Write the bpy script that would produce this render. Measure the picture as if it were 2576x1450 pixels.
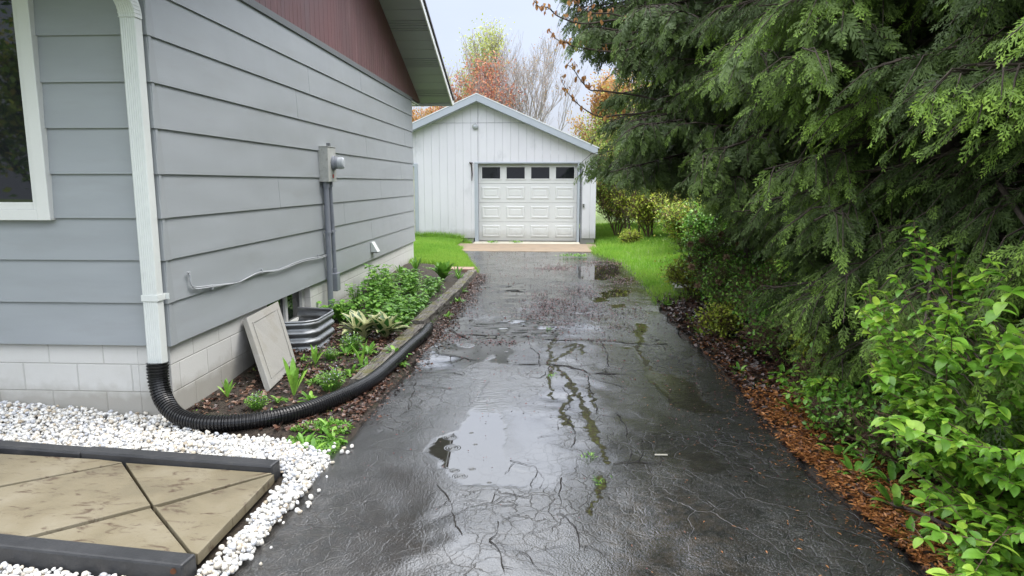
import bpy, math, random
import numpy as np
from mathutils import Vector, Matrix
for o in list(bpy.data.objects): bpy.data.objects.remove(o)
S = bpy.context.scene; COL = S.collection
R = math.radians; PI = math.pi
random.seed(7); RNG = np.random.default_rng(7)

# ------------------------------------------------------------------ camera
CAMH = 1.70; PITCH = math.atan(265/1717.); YAW = R(3.2)
cam = bpy.data.cameras.new('camera'); cam.lens = 24.0; cam.sensor_width = 36; cam.clip_end = 600; cam.clip_start = .05
co = bpy.data.objects.new('camera', cam); COL.objects.link(co)
co.location = (0, 0, CAMH); co.rotation_euler = (PI/2-PITCH, 0, YAW)
S.camera = co

# ------------------------------------------------------------------ world and sun (overcast, rain)
SUN_EL, SUN_AZ = 62, 76          # degrees, azimuth clockwise from +Y
W = bpy.data.worlds.new('World'); S.world = W; W.use_nodes = True
nt = W.node_tree; nt.nodes.clear()
out = nt.nodes.new('ShaderNodeOutputWorld')
sky = nt.nodes.new('ShaderNodeTexSky'); sky.sky_type = 'NISHITA'; sky.sun_disc = False
sky.sun_elevation = R(SUN_EL); sky.sun_rotation = R(SUN_AZ); sky.air_density = 1; sky.dust_density = 4
b1 = nt.nodes.new('ShaderNodeBackground'); b1.inputs[1].default_value = .05
nt.links.new(sky.outputs[0], b1.inputs[0])
tc = nt.nodes.new('ShaderNodeTexCoord'); sep = nt.nodes.new('ShaderNodeSeparateXYZ')
nt.links.new(tc.outputs['Generated'], sep.inputs[0])
rmp = nt.nodes.new('ShaderNodeValToRGB'); el = rmp.color_ramp.elements
el[0].position = 0; el[0].color = (.275, .29, .35, 1); el[1].position = 1; el[1].color = (1, 1.0, 1.0, 1)
e = el.new(.10); e.color = (.28, .296, .358, 1)
e = el.new(.26); e.color = (.31, .328, .395, 1)
e = el.new(.32); e.color = (.80, .84, .93, 1)
e = el.new(.45); e.color = (.90, .94, 1, 1)
nt.links.new(sep.outputs[2], rmp.inputs[0])
mr = nt.nodes.new('ShaderNodeMapRange'); mr.inputs[1].default_value = .27; mr.inputs[2].default_value = .6
mr.inputs[3].default_value = 1.0; mr.inputs[4].default_value = 1.9
nt.links.new(sep.outputs[2], mr.inputs[0])
ns = nt.nodes.new('ShaderNodeTexNoise'); ns.inputs['Scale'].default_value = 2.2; ns.inputs['Detail'].default_value = 5
mp = nt.nodes.new('ShaderNodeMapping'); mp.inputs['Scale'].default_value = (1, 1, 3.5)
nt.links.new(tc.outputs['Generated'], mp.inputs[0]); nt.links.new(mp.outputs[0], ns.inputs[0])
mr2 = nt.nodes.new('ShaderNodeMapRange'); mr2.inputs[1].default_value = .3; mr2.inputs[2].default_value = .7
mr2.inputs[3].default_value = .93; mr2.inputs[4].default_value = 1.08
nt.links.new(ns.outputs[0], mr2.inputs[0])
mm = nt.nodes.new('ShaderNodeMath'); mm.operation = 'MULTIPLY'
nt.links.new(mr.outputs[0], mm.inputs[0]); nt.links.new(mr2.outputs[0], mm.inputs[1])
b2 = nt.nodes.new('ShaderNodeBackground'); nt.links.new(rmp.outputs[0], b2.inputs[0]); nt.links.new(mm.outputs[0], b2.inputs[1])
ad = nt.nodes.new('ShaderNodeAddShader'); nt.links.new(b1.outputs[0], ad.inputs[0]); nt.links.new(b2.outputs[0], ad.inputs[1])
nt.links.new(ad.outputs[0], out.inputs[0])
sl = bpy.data.lights.new('sun', 'SUN'); sl.energy = 1.3; sl.angle = R(25); sl.color = (1, .97, .93)
so = bpy.data.objects.new('sun', sl); COL.objects.link(so)
d = Vector((math.sin(R(SUN_AZ))*math.cos(R(SUN_EL)), math.cos(R(SUN_AZ))*math.cos(R(SUN_EL)), math.sin(R(SUN_EL))))
so.rotation_euler = d.to_track_quat('Z', 'Y').to_euler(); so.location = (10, -5, 20)
S.view_settings.view_transform = 'Standard'; S.view_settings.look = 'None'
S.view_settings.gamma = 1; S.view_settings.exposure = .85
S.render.resolution_x = 1024; S.render.resolution_y = 576

# ------------------------------------------------------------------ measuring on the ground plane
_c, _s = math.cos(YAW), math.sin(YAW); _cp, _sp = math.cos(PITCH), math.sin(PITCH)
def ray(x, y):
    X = (x-1288.)/1717; Z = (725.-y)/1717
    Y2 = _cp+Z*_sp; Z2 = -_sp+Z*_cp
    return np.array([X*_c-Y2*_s, X*_s+Y2*_c, Z2])
def G(x, y, z=0.):
    r = ray(x, y); t = (z-CAMH)/r[2]; return (r[0]*t, r[1]*t)
def PX(x, y, X): r = ray(x, y); t = X/r[0]; return (X, r[1]*t, CAMH+r[2]*t)
def PY(x, y, Y): r = ray(x, y); t = Y/r[1]; return (r[0]*t, Y, CAMH+r[2]*t)

# ------------------------------------------------------------------ naming
def tag(o, label=None, cat=None, group=None, kind=None):
    if label: o['label'] = label
    if cat: o['category'] = cat
    if group: o['group'] = group
    if kind: o['kind'] = kind
    return o
def empty(name, loc=(0, 0, 0), rz=0):
    o = bpy.data.objects.new(name, None); COL.objects.link(o); o.location = loc; o.rotation_euler = (0, 0, rz)
    o.empty_display_size = .1; return o
def link_mesh(name, me, mat=None, parent=None, smooth=False):
    if mat:
        for m in (mat if isinstance(mat, (list, tuple)) else [mat]): me.materials.append(m)
    if smooth: me.polygons.foreach_set('use_smooth', [True]*len(me.polygons))
    o = bpy.data.objects.new(name, me); COL.objects.link(o)
    if parent: o.parent = parent
    return o
class MB:
    def __init__(s): s.v = []; s.f = []
    def add(s, V, F):
        n = len(s.v); s.v += [tuple(map(float, p)) for p in V]; s.f += [tuple(n+i for i in f) for f in F]; return s
    def box(s, x0, x1, y0, y1, z0, z1):
        return s.add([(x0,y0,z0),(x1,y0,z0),(x1,y1,z0),(x0,y1,z0),(x0,y0,z1),(x1,y0,z1),(x1,y1,z1),(x0,y1,z1)],
                     [(0,3,2,1),(4,5,6,7),(0,1,5,4),(1,2,6,5),(2,3,7,6),(3,0,4,7)])
    def prism(s, pts, off):
        """polygon pts (3d, planar) extruded by vector off"""
        n = len(pts); V = list(pts)+[tuple(np.add(p, off)) for p in pts]
        return s.add(V, [tuple(range(n))[::-1], tuple(range(n, 2*n))]+[(i, (i+1) % n, n+(i+1) % n, n+i) for i in range(n)])
    def tube(s, pts, rad, n=8, caps=True):
        pts = [Vector(p) for p in pts]; rad = rad if hasattr(rad, '__len__') else [rad]*len(pts)
        b = len(s.v); up = None
        for i, p in enumerate(pts):
            t = (pts[min(i+1, len(pts)-1)]-pts[max(i-1, 0)]).normalized()
            if up is None:
                a = Vector((0, 0, 1)) if abs(t.z) < .9 else Vector((1, 0, 0)); up = (a-t*a.dot(t)).normalized()
            else: up = (up-t*up.dot(t)).normalized()
            sd = t.cross(up)
            for k in range(n):
                a = 2*PI*k/n; s.v.append(tuple(p+(up*math.cos(a)+sd*math.sin(a))*rad[i]))
        for i in range(len(pts)-1):
            for k in range(n):
                s.f.append((b+i*n+k, b+i*n+(k+1) % n, b+(i+1)*n+(k+1) % n, b+(i+1)*n+k))
        if caps:
            s.f.append(tuple(b+k for k in range(n))[::-1]); s.f.append(tuple(b+(len(pts)-1)*n+k for k in range(n)))
        return s
    def build(s, name, mat, parent=None, bevel=0, smooth=False, seg=2):
        me = bpy.data.meshes.new(name); me.from_pydata(s.v, [], s.f); me.update()
        o = link_mesh(name, me, mat, parent, smooth)
        if bevel:
            m = o.modifiers.new('bevel', 'BEVEL'); m.width = bevel; m.segments = seg; m.limit_method = 'ANGLE'
        return o
def npmesh(name, V, F, mat, parent=None, var=None, var2=None, smooth=False):
    V = np.asarray(V, np.float32); F = np.asarray(F, np.int32); k = F.shape[1]
    me = bpy.data.meshes.new(name); me.vertices.add(len(V)); me.vertices.foreach_set('co', V.ravel())
    me.loops.add(F.size); me.loops.foreach_set('vertex_index', F.ravel())
    me.polygons.add(len(F)); me.polygons.foreach_set('loop_start', np.arange(0, F.size, k, dtype=np.int32))
    me.polygons.foreach_set('loop_total', np.full(len(F), k, np.int32))
    if smooth: me.polygons.foreach_set('use_smooth', np.ones(len(F), bool))
    for nm, a in (('var', var), ('var2', var2)):
        if a is not None:
            at = me.attributes.new(nm, 'FLOAT', 'POINT'); at.data.foreach_set('value', np.asarray(a, np.float32))
    me.update(); me.validate(clean_customdata=False)
    return link_mesh(name, me, mat, parent)
def inst(TV, TF, pos, M, scale):
    """instances of a template: pos (n,3), M (n,3,3) columns = axes, scale (n,)"""
    n = len(pos); TV = np.asarray(TV); TF = np.asarray(TF)
    V = np.einsum('nij,vj->nvi', M*np.asarray(scale)[:, None, None], TV)+np.asarray(pos)[:, None, :]
    F = TF[None]+(np.arange(n)*len(TV))[:, None, None]
    return V.reshape(-1, 3), F.reshape(-1, TF.shape[1])
class Acc:
    def __init__(s): s.V = []; s.F = []; s.a = []; s.b = []; s.n = 0
    def add(s, V, F, a, b=None):
        if len(V) == 0: return
        s.V.append(V); s.F.append(F+s.n); s.n += len(V); s.a.append(a); s.b.append(b if b is not None else np.zeros(len(V)))
    def build(s, name, mat, parent=None, smooth=False):
        return npmesh(name, np.concatenate(s.V), np.concatenate(s.F), mat, parent, np.concatenate(s.a), np.concatenate(s.b), smooth)
def norm(a): return a/np.maximum(np.linalg.norm(a, axis=-1, keepdims=True), 1e-9)
def frames(d, up, roll=None):
    """y axis = d, z axis ~ up; returns (n,3,3)"""
    y = norm(d); x = norm(np.cross(y, up)); z = np.cross(x, y)
    if roll is not None:
        c, s_ = np.cos(roll)[:, None], np.sin(roll)[:, None]; x, z = x*c+z*s_, z*c-x*s_
    return np.stack([x, y, z], -1)
def rnd(n, a=0., b=1.): return RNG.uniform(a, b, n)
def rsph(n, zs=1.):
    v = RNG.normal(size=(n, 3)); v[:, 2] *= zs; return norm(v)
_tab = RNG.random((64, 64, 8))
def vn(x, y, sc, k=0):
    x = np.asarray(x)*sc+k*7.3; y = np.asarray(y)*sc+k*3.1
    xi = np.floor(x).astype(int); yi = np.floor(y).astype(int); fx = x-xi; fy = y-yi
    fx = fx*fx*(3-2*fx); fy = fy*fy*(3-2*fy); T = _tab[:, :, k % 8]
    a = T[xi % 64, yi % 64]; b = T[(xi+1) % 64, yi % 64]; c = T[xi % 64, (yi+1) % 64]; dd = T[(xi+1) % 64, (yi+1) % 64]
    return (a*(1-fx)+b*fx)*(1-fy)+(c*(1-fx)+dd*fx)*fy
def fbm(x, y, sc, k=0, o=3): return sum(vn(x, y, sc*2**i, k+i)*.5**i for i in range(o))/sum(.5**i for i in range(o))
def sst(a, b, x): t = np.clip((x-a)/(b-a), 0, 1); return t*t*(3-2*t)

# ------------------------------------------------------------------ materials
def newmat(name):
    m = bpy.data.materials.new(name); m.use_nodes = True; t = m.node_tree
    return m, t, t.nodes['Principled BSDF']
def N(t, typ, **kw):
    n = t.nodes.new(typ)
    for k, v in kw.items():
        if hasattr(n, k): setattr(n, k, v)
        else: n.inputs[k.replace('_', ' ')].default_value = v
    return n
def ramp(t, src, stops):
    r = t.nodes.new('ShaderNodeValToRGB'); e = r.color_ramp.elements
    while len(e) < len(stops): e.new(.5)
    for q, (p, c) in zip(e, stops):
        q.position = p; q.color = (c, c, c, 1) if not hasattr(c, '__len__') else (*c, 1)
    t.links.new(src, r.inputs[0]); return r.outputs[0]
def coords(t, scale=(1, 1, 1)):
    c = N(t, 'ShaderNodeTexCoord'); m = N(t, 'ShaderNodeMapping'); m.inputs['Scale'].default_value = scale
    t.links.new(c.outputs['Object'], m.inputs[0]); return m.outputs[0]
def noise(t, vec, sc, det=4, rough=.55, dist=0):
    n = N(t, 'ShaderNodeTexNoise'); n.inputs['Scale'].default_value = sc; n.inputs['Detail'].default_value = det
    n.inputs['Roughness'].default_value = rough; n.inputs['Distortion'].default_value = dist
    t.links.new(vec, n.inputs['Vector']); return n.outputs[0]
def mix(t, f, a, b, mode='MIX'):
    m = N(t, 'ShaderNodeMix'); m.data_type = 'RGBA'; m.blend_type = mode
    for i, v in ((0, f), (6, a), (7, b)):
        if hasattr(v, 'links'): t.links.new(v, m.inputs[i])
        else: m.inputs[i].default_value = v if i == 0 else (*v, 1)
    return m.outputs[2]
def math_(t, op, a, b=None, c=None, clamp=False):
    m = N(t, 'ShaderNodeMath'); m.operation = op; m.use_clamp = clamp
    for i, v in enumerate((a, b, c)):
        if v is None: continue
        if hasattr(v, 'links'): t.links.new(v, m.inputs[i])
        else: m.inputs[i].default_value = v
    return m.outputs[0]
def bump(t, p, h, st=.3, dist=.01, prev=None):
    b = N(t, 'ShaderNodeBump'); b.inputs['Strength'].default_value = st; b.inputs['Distance'].default_value = dist
    t.links.new(h, b.inputs['Height'])
    if prev is not None: t.links.new(prev, b.inputs['Normal'])
    if p is not None: t.links.new(b.outputs[0], p.inputs['Normal'])
    return b.outputs[0]
def mapr(t, v, a, b, c, d_):
    m = N(t, 'ShaderNodeMapRange'); t.links.new(v, m.inputs[0])
    for i, x in enumerate((a, b, c, d_)): m.inputs[i+1].default_value = x
    return m.outputs[0]
def attr(t, nm): a = N(t, 'ShaderNodeAttribute'); a.attribute_name = nm; return a.outputs['Fac']

def sepz(t):
    c = N(t, 'ShaderNodeTexCoord'); q = N(t, 'ShaderNodeSeparateXYZ'); t.links.new(c.outputs['Object'], q.inputs[0]); return q.outputs[2]
def mat_paint(name, col, rough=.5, sc=3., var=.12, scale=(1, 1, 1), bst=.15, fine=60, dirt=None, wave=False, grime=None):
    m, t, p = newmat(name); v = coords(t, scale)
    n1 = noise(t, v, sc, 5); n2 = noise(t, v, fine, 3)
    a = tuple(c*(1-var) for c in col); b = tuple(min(1, c*(1+var)) for c in col)
    c_ = ramp(t, n1, [(.3, a), (.7, b)])
    c_ = mix(t, .25, c_, ramp(t, n2, [(.3, a), (.7, b)]))
    if dirt:
        n3 = noise(t, v, dirt[1], 8, .65); c_ = mix(t, ramp(t, n3, [(dirt[2], 0.), (dirt[2]+.12, dirt[3])]), c_, dirt[0])
    t.links.new(c_, p.inputs['Base Color'])
    t.links.new(mapr(t, n1, .3, .7, rough*.85, min(1, rough*1.2)), p.inputs['Roughness'])
    if grime: c_ = mix(t, ramp(t, math_(t, 'ADD', sepz(t), math_(t, 'MULTIPLY', noise(t, coords(t), 5, 5, .7), -.35)), [(grime[0], grime[3]), (grime[1], 0.)]), c_, grime[2]); t.links.new(c_, p.inputs['Base Color'])
    b0 = bump(t, None, noise(t, coords(t), 1.7, 2), .25 if wave else 0., .05); bump(t, p, n2, bst, .004, b0); return m
def mat_leaf(name, stops, rough=.4, trans=.25, attrn='var', cream=None, spec=.5):
    m, t, p = newmat(name); a = attr(t, attrn); c_ = ramp(t, a, stops)
    if cream: c_ = mix(t, ramp(t, attr(t, 'var2'), [(cream[1], 0.), (cream[1]+.08, 1.)]), c_, cream[0])
    v = coords(t); n = noise(t, v, 40, 2)
    c_ = mix(t, .6, c_, ramp(t, n, [(.35, .6), (.65, 1.)]), 'MULTIPLY')
    t.links.new(c_, p.inputs['Base Color']); p.inputs['Roughness'].default_value = rough
    p.inputs['Specular IOR Level'].default_value = spec
    tr = N(t, 'ShaderNodeBsdfTranslucent'); t.links.new(c_, tr.inputs[0])
    ms = N(t, 'ShaderNodeMixShader'); ms.inputs[0].default_value = trans
    t.links.new(p.outputs[0], ms.inputs[1]); t.links.new(tr.outputs[0], ms.inputs[2])
    t.links.new(ms.outputs[0], t.nodes['Material Output'].inputs[0]); return m
def mat_bark(name, c1, c2, sc=12, rough=.85):
    m, t, p = newmat(name); v = coords(t, (1, 1, .25)); n = noise(t, v, sc, 6, .65)
    t.links.new(ramp(t, n, [(.3, c1), (.7, c2)]), p.inputs['Base Color']); p.inputs['Roughness'].default_value = rough
    bump(t, p, n, .6, .02); return m
def mat_plain(name, col, rough=.5, metal=0., spec=.5):
    m, t, p = newmat(name); v = coords(t); n = noise(t, v, 25, 4)
    t.links.new(ramp(t, n, [(.3, tuple(c*.85 for c in col)), (.7, tuple(min(1, c*1.1) for c in col))]), p.inputs['Base Color'])
    p.inputs['Roughness'].default_value = rough; p.inputs['Metallic'].default_value = metal
    p.inputs['Specular IOR Level'].default_value = spec; return m
def mat_glass(name, col=(.02, .025, .03), rough=.02):
    m, t, p = newmat(name); p.inputs['Base Color'].default_value = (*col, 1); p.inputs['Roughness'].default_value = rough
    p.inputs['IOR'].default_value = 1.55; v = coords(t); n = noise(t, v, 1.3, 2); bump(t, p, n, .06, .01); return m

M = {}
M['siding'] = mat_paint('siding_paint', (.292, .314, .335), .42, 1.2, .07, (1, 1, 6), .12, 90, dirt=((.255, .265, .27), 1.6, .55, .25), wave=True)
M['siding_trim'] = mat_paint('siding_trim_paint', (.27, .29, .305), .42, 1.5, .06)
def mat_block():
    m, t, p = newmat('painted_block'); c = N(t, 'ShaderNodeTexCoord'); s = N(t, 'ShaderNodeSeparateXYZ'); t.links.new(c.outputs['Object'], s.inputs[0])
    u = math_(t, 'ADD', s.outputs[0], s.outputs[1]); cb = N(t, 'ShaderNodeCombineXYZ'); t.links.new(math_(t, 'ADD', u, .22), cb.inputs[0])
    t.links.new(math_(t, 'ADD', s.outputs[2], .229), cb.inputs[1])
    b = N(t, 'ShaderNodeTexBrick'); t.links.new(cb.outputs[0], b.inputs['Vector']); b.inputs['Scale'].default_value = 1
    b.inputs['Brick Width'].default_value = .41; b.inputs['Row Height'].default_value = .207; b.inputs['Mortar Size'].default_value = .006
    b.inputs['Mortar Smooth'].default_value = .6; b.inputs['Color1'].default_value = (.55, .55, .535, 1); b.inputs['Color2'].default_value = (.52, .52, .505, 1)
    b.inputs['Mortar'].default_value = (.46, .46, .44, 1)
    v = coords(t); n = noise(t, v, 3, 8, .65); n2 = noise(t, v, 90, 4)
    col = mix(t, ramp(t, n, [(.48, 0.), (.8, .4)]), b.outputs[0], (.42, .41, .37))
    # dirt splashed up from the soil
    zz = math_(t, 'ADD', s.outputs[2], math_(t, 'MULTIPLY', noise(t, v, 6, 6), -.25))
    col = mix(t, ramp(t, zz, [(0.0, .55), (.14, 0.)]), col, (.20, .18, .14))
    t.links.new(col, p.inputs['Base Color']); p.inputs['Roughness'].default_value = .7
    h = math_(t, 'ADD', math_(t, 'MULTIPLY', b.outputs['Fac'], -1.), math_(t, 'MULTIPLY', n2, .25))
    bump(t, p, h, .7, .006); return m
M['block'] = mat_block()
M['gable'] = mat_paint('red_gable_boards', (.125, .05, .053), .5, 2.5, .2, (1, 1, .35), .2, 50, dirt=((.19, .11, .115), 5, .55, .45))
M['white'] = mat_paint('white_vinyl', (.70, .715, .72), .35, 2, .04)
M['white_frame'] = mat_paint('white_window_frame', (.66, .67, .655), .35, 2, .04, dirt=((.45, .46, .43), 12, .62, .3))
M['soffit'] = mat_paint('grey_soffit', (.30, .32, .34), .5, 2, .06)
M['trim_dark'] = mat_paint('dark_trim', (.13, .14, .15), .5)
M['shingle'] = mat_paint('roof_shingle', (.05, .045, .05), .85, 8, .3, bst=.5)
M['downspout'] = mat_paint('painted_aluminium', (.60, .63, .62), .38, 4, .08, (1, 1, .4), dirt=((.42, .44, .42), 14, .6, .35))
M['glass'] = mat_glass('window_glass', (.012, .014, .016))
M['black_pipe'] = mat_paint('black_corrugated_plastic', (.008, .008, .009), .28, 5, .3)
M['galv'] = mat_paint('galvanised_steel', (.27, .285, .30), .5, 14, .22); M['galv'].node_tree.nodes['Principled BSDF'].inputs['Metallic'].default_value = .85
M['box_grey'] = mat_paint('meter_box_enamel', (.40, .41, .395), .42, 18, .14, dirt=((.2, .19, .17), 25, .58, .6))
M['conduit'] = mat_paint('grey_conduit', (.20, .215, .25), .45, 5, .08)
M['cable'] = mat_paint('painted_cable', (.36, .38, .40), .5, 9, .1)
M['concrete'] = mat_paint('weathered_concrete', (.275, .27, .25), .8, 5, .12, bst=.5, fine=120, dirt=((.19, .175, .14), 5, .5, .35))
M['black_timber'] = mat_paint('black_stained_timber', (.033, .034, .037), .42, 6, .3, (1, 1, 1), .3, 90, dirt=((.075, .07, .068), 9, .58, .5))
def mat_weathered():
    m, t, p = newmat('weathered_sleeper'); v = coords(t, (14, 1.2, 14)); n = noise(t, v, 3.2, 8, .7, .6); w = coords(t); n2 = noise(t, w, 7, 5)
    c = ramp(t, n, [(.34, (.02, .017, .015)), (.48, (.12, .108, .095)), (.66, (.27, .25, .225))])
    sx = N(t, 'ShaderNodeSeparateXYZ'); g = N(t, 'ShaderNodeNewGeometry'); t.links.new(g.outputs['Normal'], sx.inputs[0])
    ms = math_(t, 'MULTIPLY', ramp(t, n2, [(.5, 0.), (.62, 1.)]), math_(t, 'GREATER_THAN', sx.outputs[2], .5))
    c = mix(t, math_(t, 'MULTIPLY', ms, .8), c, (.12, .115, .02))
    t.links.new(c, p.inputs['Base Color']); p.inputs['Roughness'].default_value = .75; bump(t, p, n, 1, .02); return m
M['sleeper'] = mat_weathered()
def mat_paver():
    m, t, p = newmat('wet_sandstone_paver'); v = coords(t); n = noise(t, v, 2.2, 6, .6); n2 = noise(t, v, 130, 3); n3 = noise(t, coords(t, (1, 2.2, 1)), 7, 8, .7, .8)
    c = ramp(t, n, [(.3, (.135, .115, .075)), (.5, (.185, .158, .103)), (.7, (.22, .195, .14))])
    c = mix(t, ramp(t, n3, [(.54, 0.), (.63, .8)]), c, (.06, .034, .022))
    t.links.new(c, p.inputs['Base Color']); t.links.new(mapr(t, n, .35, .65, .28, .55), p.inputs['Roughness']); bump(t, p, n2, .35, .004); return m
M['paver'] = mat_paver()
def mat_pebble():
    m, t, p = newmat('white_marble_pebble'); v = coords(t); n = noise(t, v, 30, 5)
    c = ramp(t, attr(t, 'var'), [(0, (.30, .24, .17)), (.08, (.46, .40, .31)), (.2, (.56, .53, .47)), (.5, (.64, .635, .61)), (.8, (.70, .70, .69)), (.9, (.50, .52, .56)), (1, (.34, .35, .37))])
    c = mix(t, ramp(t, n, [(.5, 0.), (.75, .35)]), c, (.5, .46, .4)); t.links.new(c, p.inputs['Base Color'])
    p.inputs['Roughness'].default_value = .38; p.inputs['Subsurface Weight'].default_value = 0; return m
M['pebble'] = mat_pebble()
M['garage_white'] = mat_paint('garage_white_paint', (.655, .65, .685), .5, 2, .04, (1, 1, .5), dirt=((.42, .43, .45), 1.8, .58, .45), wave=True, grime=(0., .22, (.30, .29, .25), .6))
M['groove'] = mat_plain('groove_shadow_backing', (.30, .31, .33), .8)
M['garage_door'] = mat_paint('garage_door_enamel', (.62, .625, .62), .4, 2, .03, grime=(0., .2, (.34, .32, .28), .5))
M['garage_trim'] = mat_paint('blue_grey_trim', (.39, .425, .47), .45, 3, .06)
M['rust'] = mat_plain('rusty_iron', (.03, .018, .014), .8)
M['red'] = mat_plain('red_label', (.45, .02, .02), .5)
M['clear'] = mat_plain('meter_glass', (.42, .45, .48), .12)
M['dark'] = mat_plain('dark_interior', (.02, .02, .022), .6)
M['apron'] = mat_paint('stained_apron_concrete', (.235, .18, .125), .7, 4, .2, bst=.4, dirt=((.16, .12, .09), 3, .5, .5))
M['sill'] = mat_paint('cream_sill', (.52, .49, .40), .6, 5, .1)
def mat_asphalt():
    m, t, p = newmat('wet_cracked_asphalt'); v = coords(t)
    pud = attr(t, 'puddle'); moss = attr(t, 'moss'); crk = attr(t, 'crk'); lit = attr(t, 'worn')
    big = noise(t, v, .9, 5); mid = noise(t, v, 9, 6, .65); fin = noise(t, v, 170, 3, .7); grit = N(t, 'ShaderNodeTexVoronoi'); grit.inputs['Scale'].default_value = 95; t.links.new(v, grit.inputs['Vector'])
    # cracks: two scales of warped cells
    def cr(sc, wd, warp, seed):
        nn = N(t, 'ShaderNodeTexNoise'); nn.inputs['Scale'].default_value = sc*.9; nn.inputs['Detail'].default_value = 5; t.links.new(v, nn.inputs['Vector'])
        vm = N(t, 'ShaderNodeVectorMath'); vm.operation = 'SCALE'; t.links.new(nn.outputs['Color'], vm.inputs[0]); vm.inputs['Scale'].default_value = warp
        va = N(t, 'ShaderNodeVectorMath'); va.operation = 'ADD'; t.links.new(vm.outputs[0], va.inputs[0]); t.links.new(v, va.inputs[1])
        vb = N(t, 'ShaderNodeVectorMath'); vb.operation = 'ADD'; t.links.new(va.outputs[0], vb.inputs[0]); vb.inputs[1].default_value = (seed, seed*.7, 0)
        vo = N(t, 'ShaderNodeTexVoronoi'); vo.voronoi_dimensions = '2D'; vo.feature = 'DISTANCE_TO_EDGE'; vo.inputs['Scale'].default_value = sc; t.links.new(vb.outputs[0], vo.inputs['Vector'])
        # width varies and dies out
        th = math_(t, 'MULTIPLY', noise(t, v, sc*1.1, 3), wd*2)
        return math_(t, 'SUBTRACT', 1., mapr(t, math_(t, 'DIVIDE', vo.outputs['Distance'], math_(t, 'MAXIMUM', th, .0005)), .25, 1., 0, 1), clamp=True)
    c1 = cr(2.3, .010, .42, 0.); c2 = cr(9., .06, .16, 4.); c3 = cr(4.6, .028, .34, 9.)
    brk = ramp(t, noise(t, v, 3.1, 4), [(.32, 0.), (.44, 1.)])
    brk1 = ramp(t, noise(t, v, 1.3, 4), [(.40, 0.), (.5, 1.)])
    cA = math_(t, 'MULTIPLY', c2, math_(t, 'MULTIPLY', crk, brk)); cB = math_(t, 'MULTIPLY', c1, brk1)
    cC = math_(t, 'MULTIPLY', c3, math_(t, 'MULTIPLY', ramp(t, noise(t, v, 1.9, 4), [(.43, 0.), (.53, 1.)]), math_(t, 'ADD', crk, .45, clamp=True))); c = math_(t, 'MAXIMUM', math_(t, 'MAXIMUM', cA, cC), math_(t, 'MULTIPLY', cB, .7)); cdry = math_(t, 'MULTIPLY', c, math_(t, 'SUBTRACT', 1., math_(t, 'MULTIPLY', pud, .8)))
    base = ramp(t, mid, [(.3, (.010, .0105, .011)), (.6, (.030, .0305, .031)), (.8, (.070, .067, .062))])
    base = mix(t, ramp(t, grit.outputs['Distance'], [(.0, .9), (.34, 0.)]), base, (.17, .165, .155))
    base = mix(t, math_(t, 'MULTIPLY', lit, ramp(t, noise(t, v, 14, 5, .7), [(.42, 0.), (.62, .8)])), base, (.085, .066, .048))
    base = mix(t, cdry, base, mix(t, lit, (.006, .005, .005), (.10, .095, .085)))
    mossc = ramp(t, noise(t, v, 40, 5, .7), [(.35, (.022, .015, .008)), (.5, (.10, .085, .02)), (.62, (.20, .25, .03))])
    mm_ = ramp(t, math_(t, 'SUBTRACT', moss, mapr(t, noise(t, v, 24, 6, .75), .36, .66, 0, 1.05)), [(.0, 0.), (.25, .95)])
    base = mix(t, mm_, base, mossc)
    base = mix(t, math_(t, 'MULTIPLY', pud, .75), base, (.022, .019, .015))
    t.links.new(base, p.inputs['Base Color'])
    dry = ramp(t, math_(t, 'ADD', big, math_(t, 'MULTIPLY', mid, .4)), [(.50, .05), (.85, .18)])
    ro = math_(t, 'MULTIPLY', dry, math_(t, 'SUBTRACT', 1., pud)); ro = math_(t, 'ADD', ro, math_(t, 'MULTIPLY', mm_, .5)); ro = math_(t, 'MAXIMUM', math_(t, 'MAXIMUM', ro, .012), math_(t, 'MULTIPLY', cdry, .6))
    t.links.new(ro, p.inputs['Roughness']); p.inputs['IOR'].default_value = 1.75
    t.links.new(mapr(t, pud, 0, 1, 2.3, 2.1), p.inputs['IOR'])
    t.links.new(math_(t, 'MULTIPLY', math_(t, 'MULTIPLY', math_(t, 'SUBTRACT', 1., math_(t, 'MULTIPLY', cdry, .93)), math_(t, 'SUBTRACT', 1., math_(t, 'MULTIPLY', mm_, .85))), .5), p.inputs['Specular IOR Level'])
    inv = math_(t, 'SUBTRACT', 1., pud)
    rg = ramp(t, noise(t, v, 1.1, 4, .6), [(.38, .35), (.62, 1.)])
    h = math_(t, 'MULTIPLY', rg, math_(t, 'ADD', math_(t, 'MULTIPLY', fin, .0017), math_(t, 'MULTIPLY', math_(t, 'SUBTRACT', 1., grit.outputs['Distance']), .0021)))
    h = math_(t, 'ADD', h, math_(t, 'MULTIPLY', noise(t, v, 60, 4, .75), .0022))
    h = math_(t, 'ADD', h, math_(t, 'MULTIPLY', mid, .004)); h = math_(t, 'SUBTRACT', h, math_(t, 'MULTIPLY', cdry, .0022))
    h = math_(t, 'ADD', math_(t, 'MULTIPLY', h, inv), math_(t, 'MULTIPLY', mm_, math_(t, 'MULTIPLY', fin, .02)))
    # raindrop rings on the water
    g = N(t, 'ShaderNodeNewGeometry')
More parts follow.
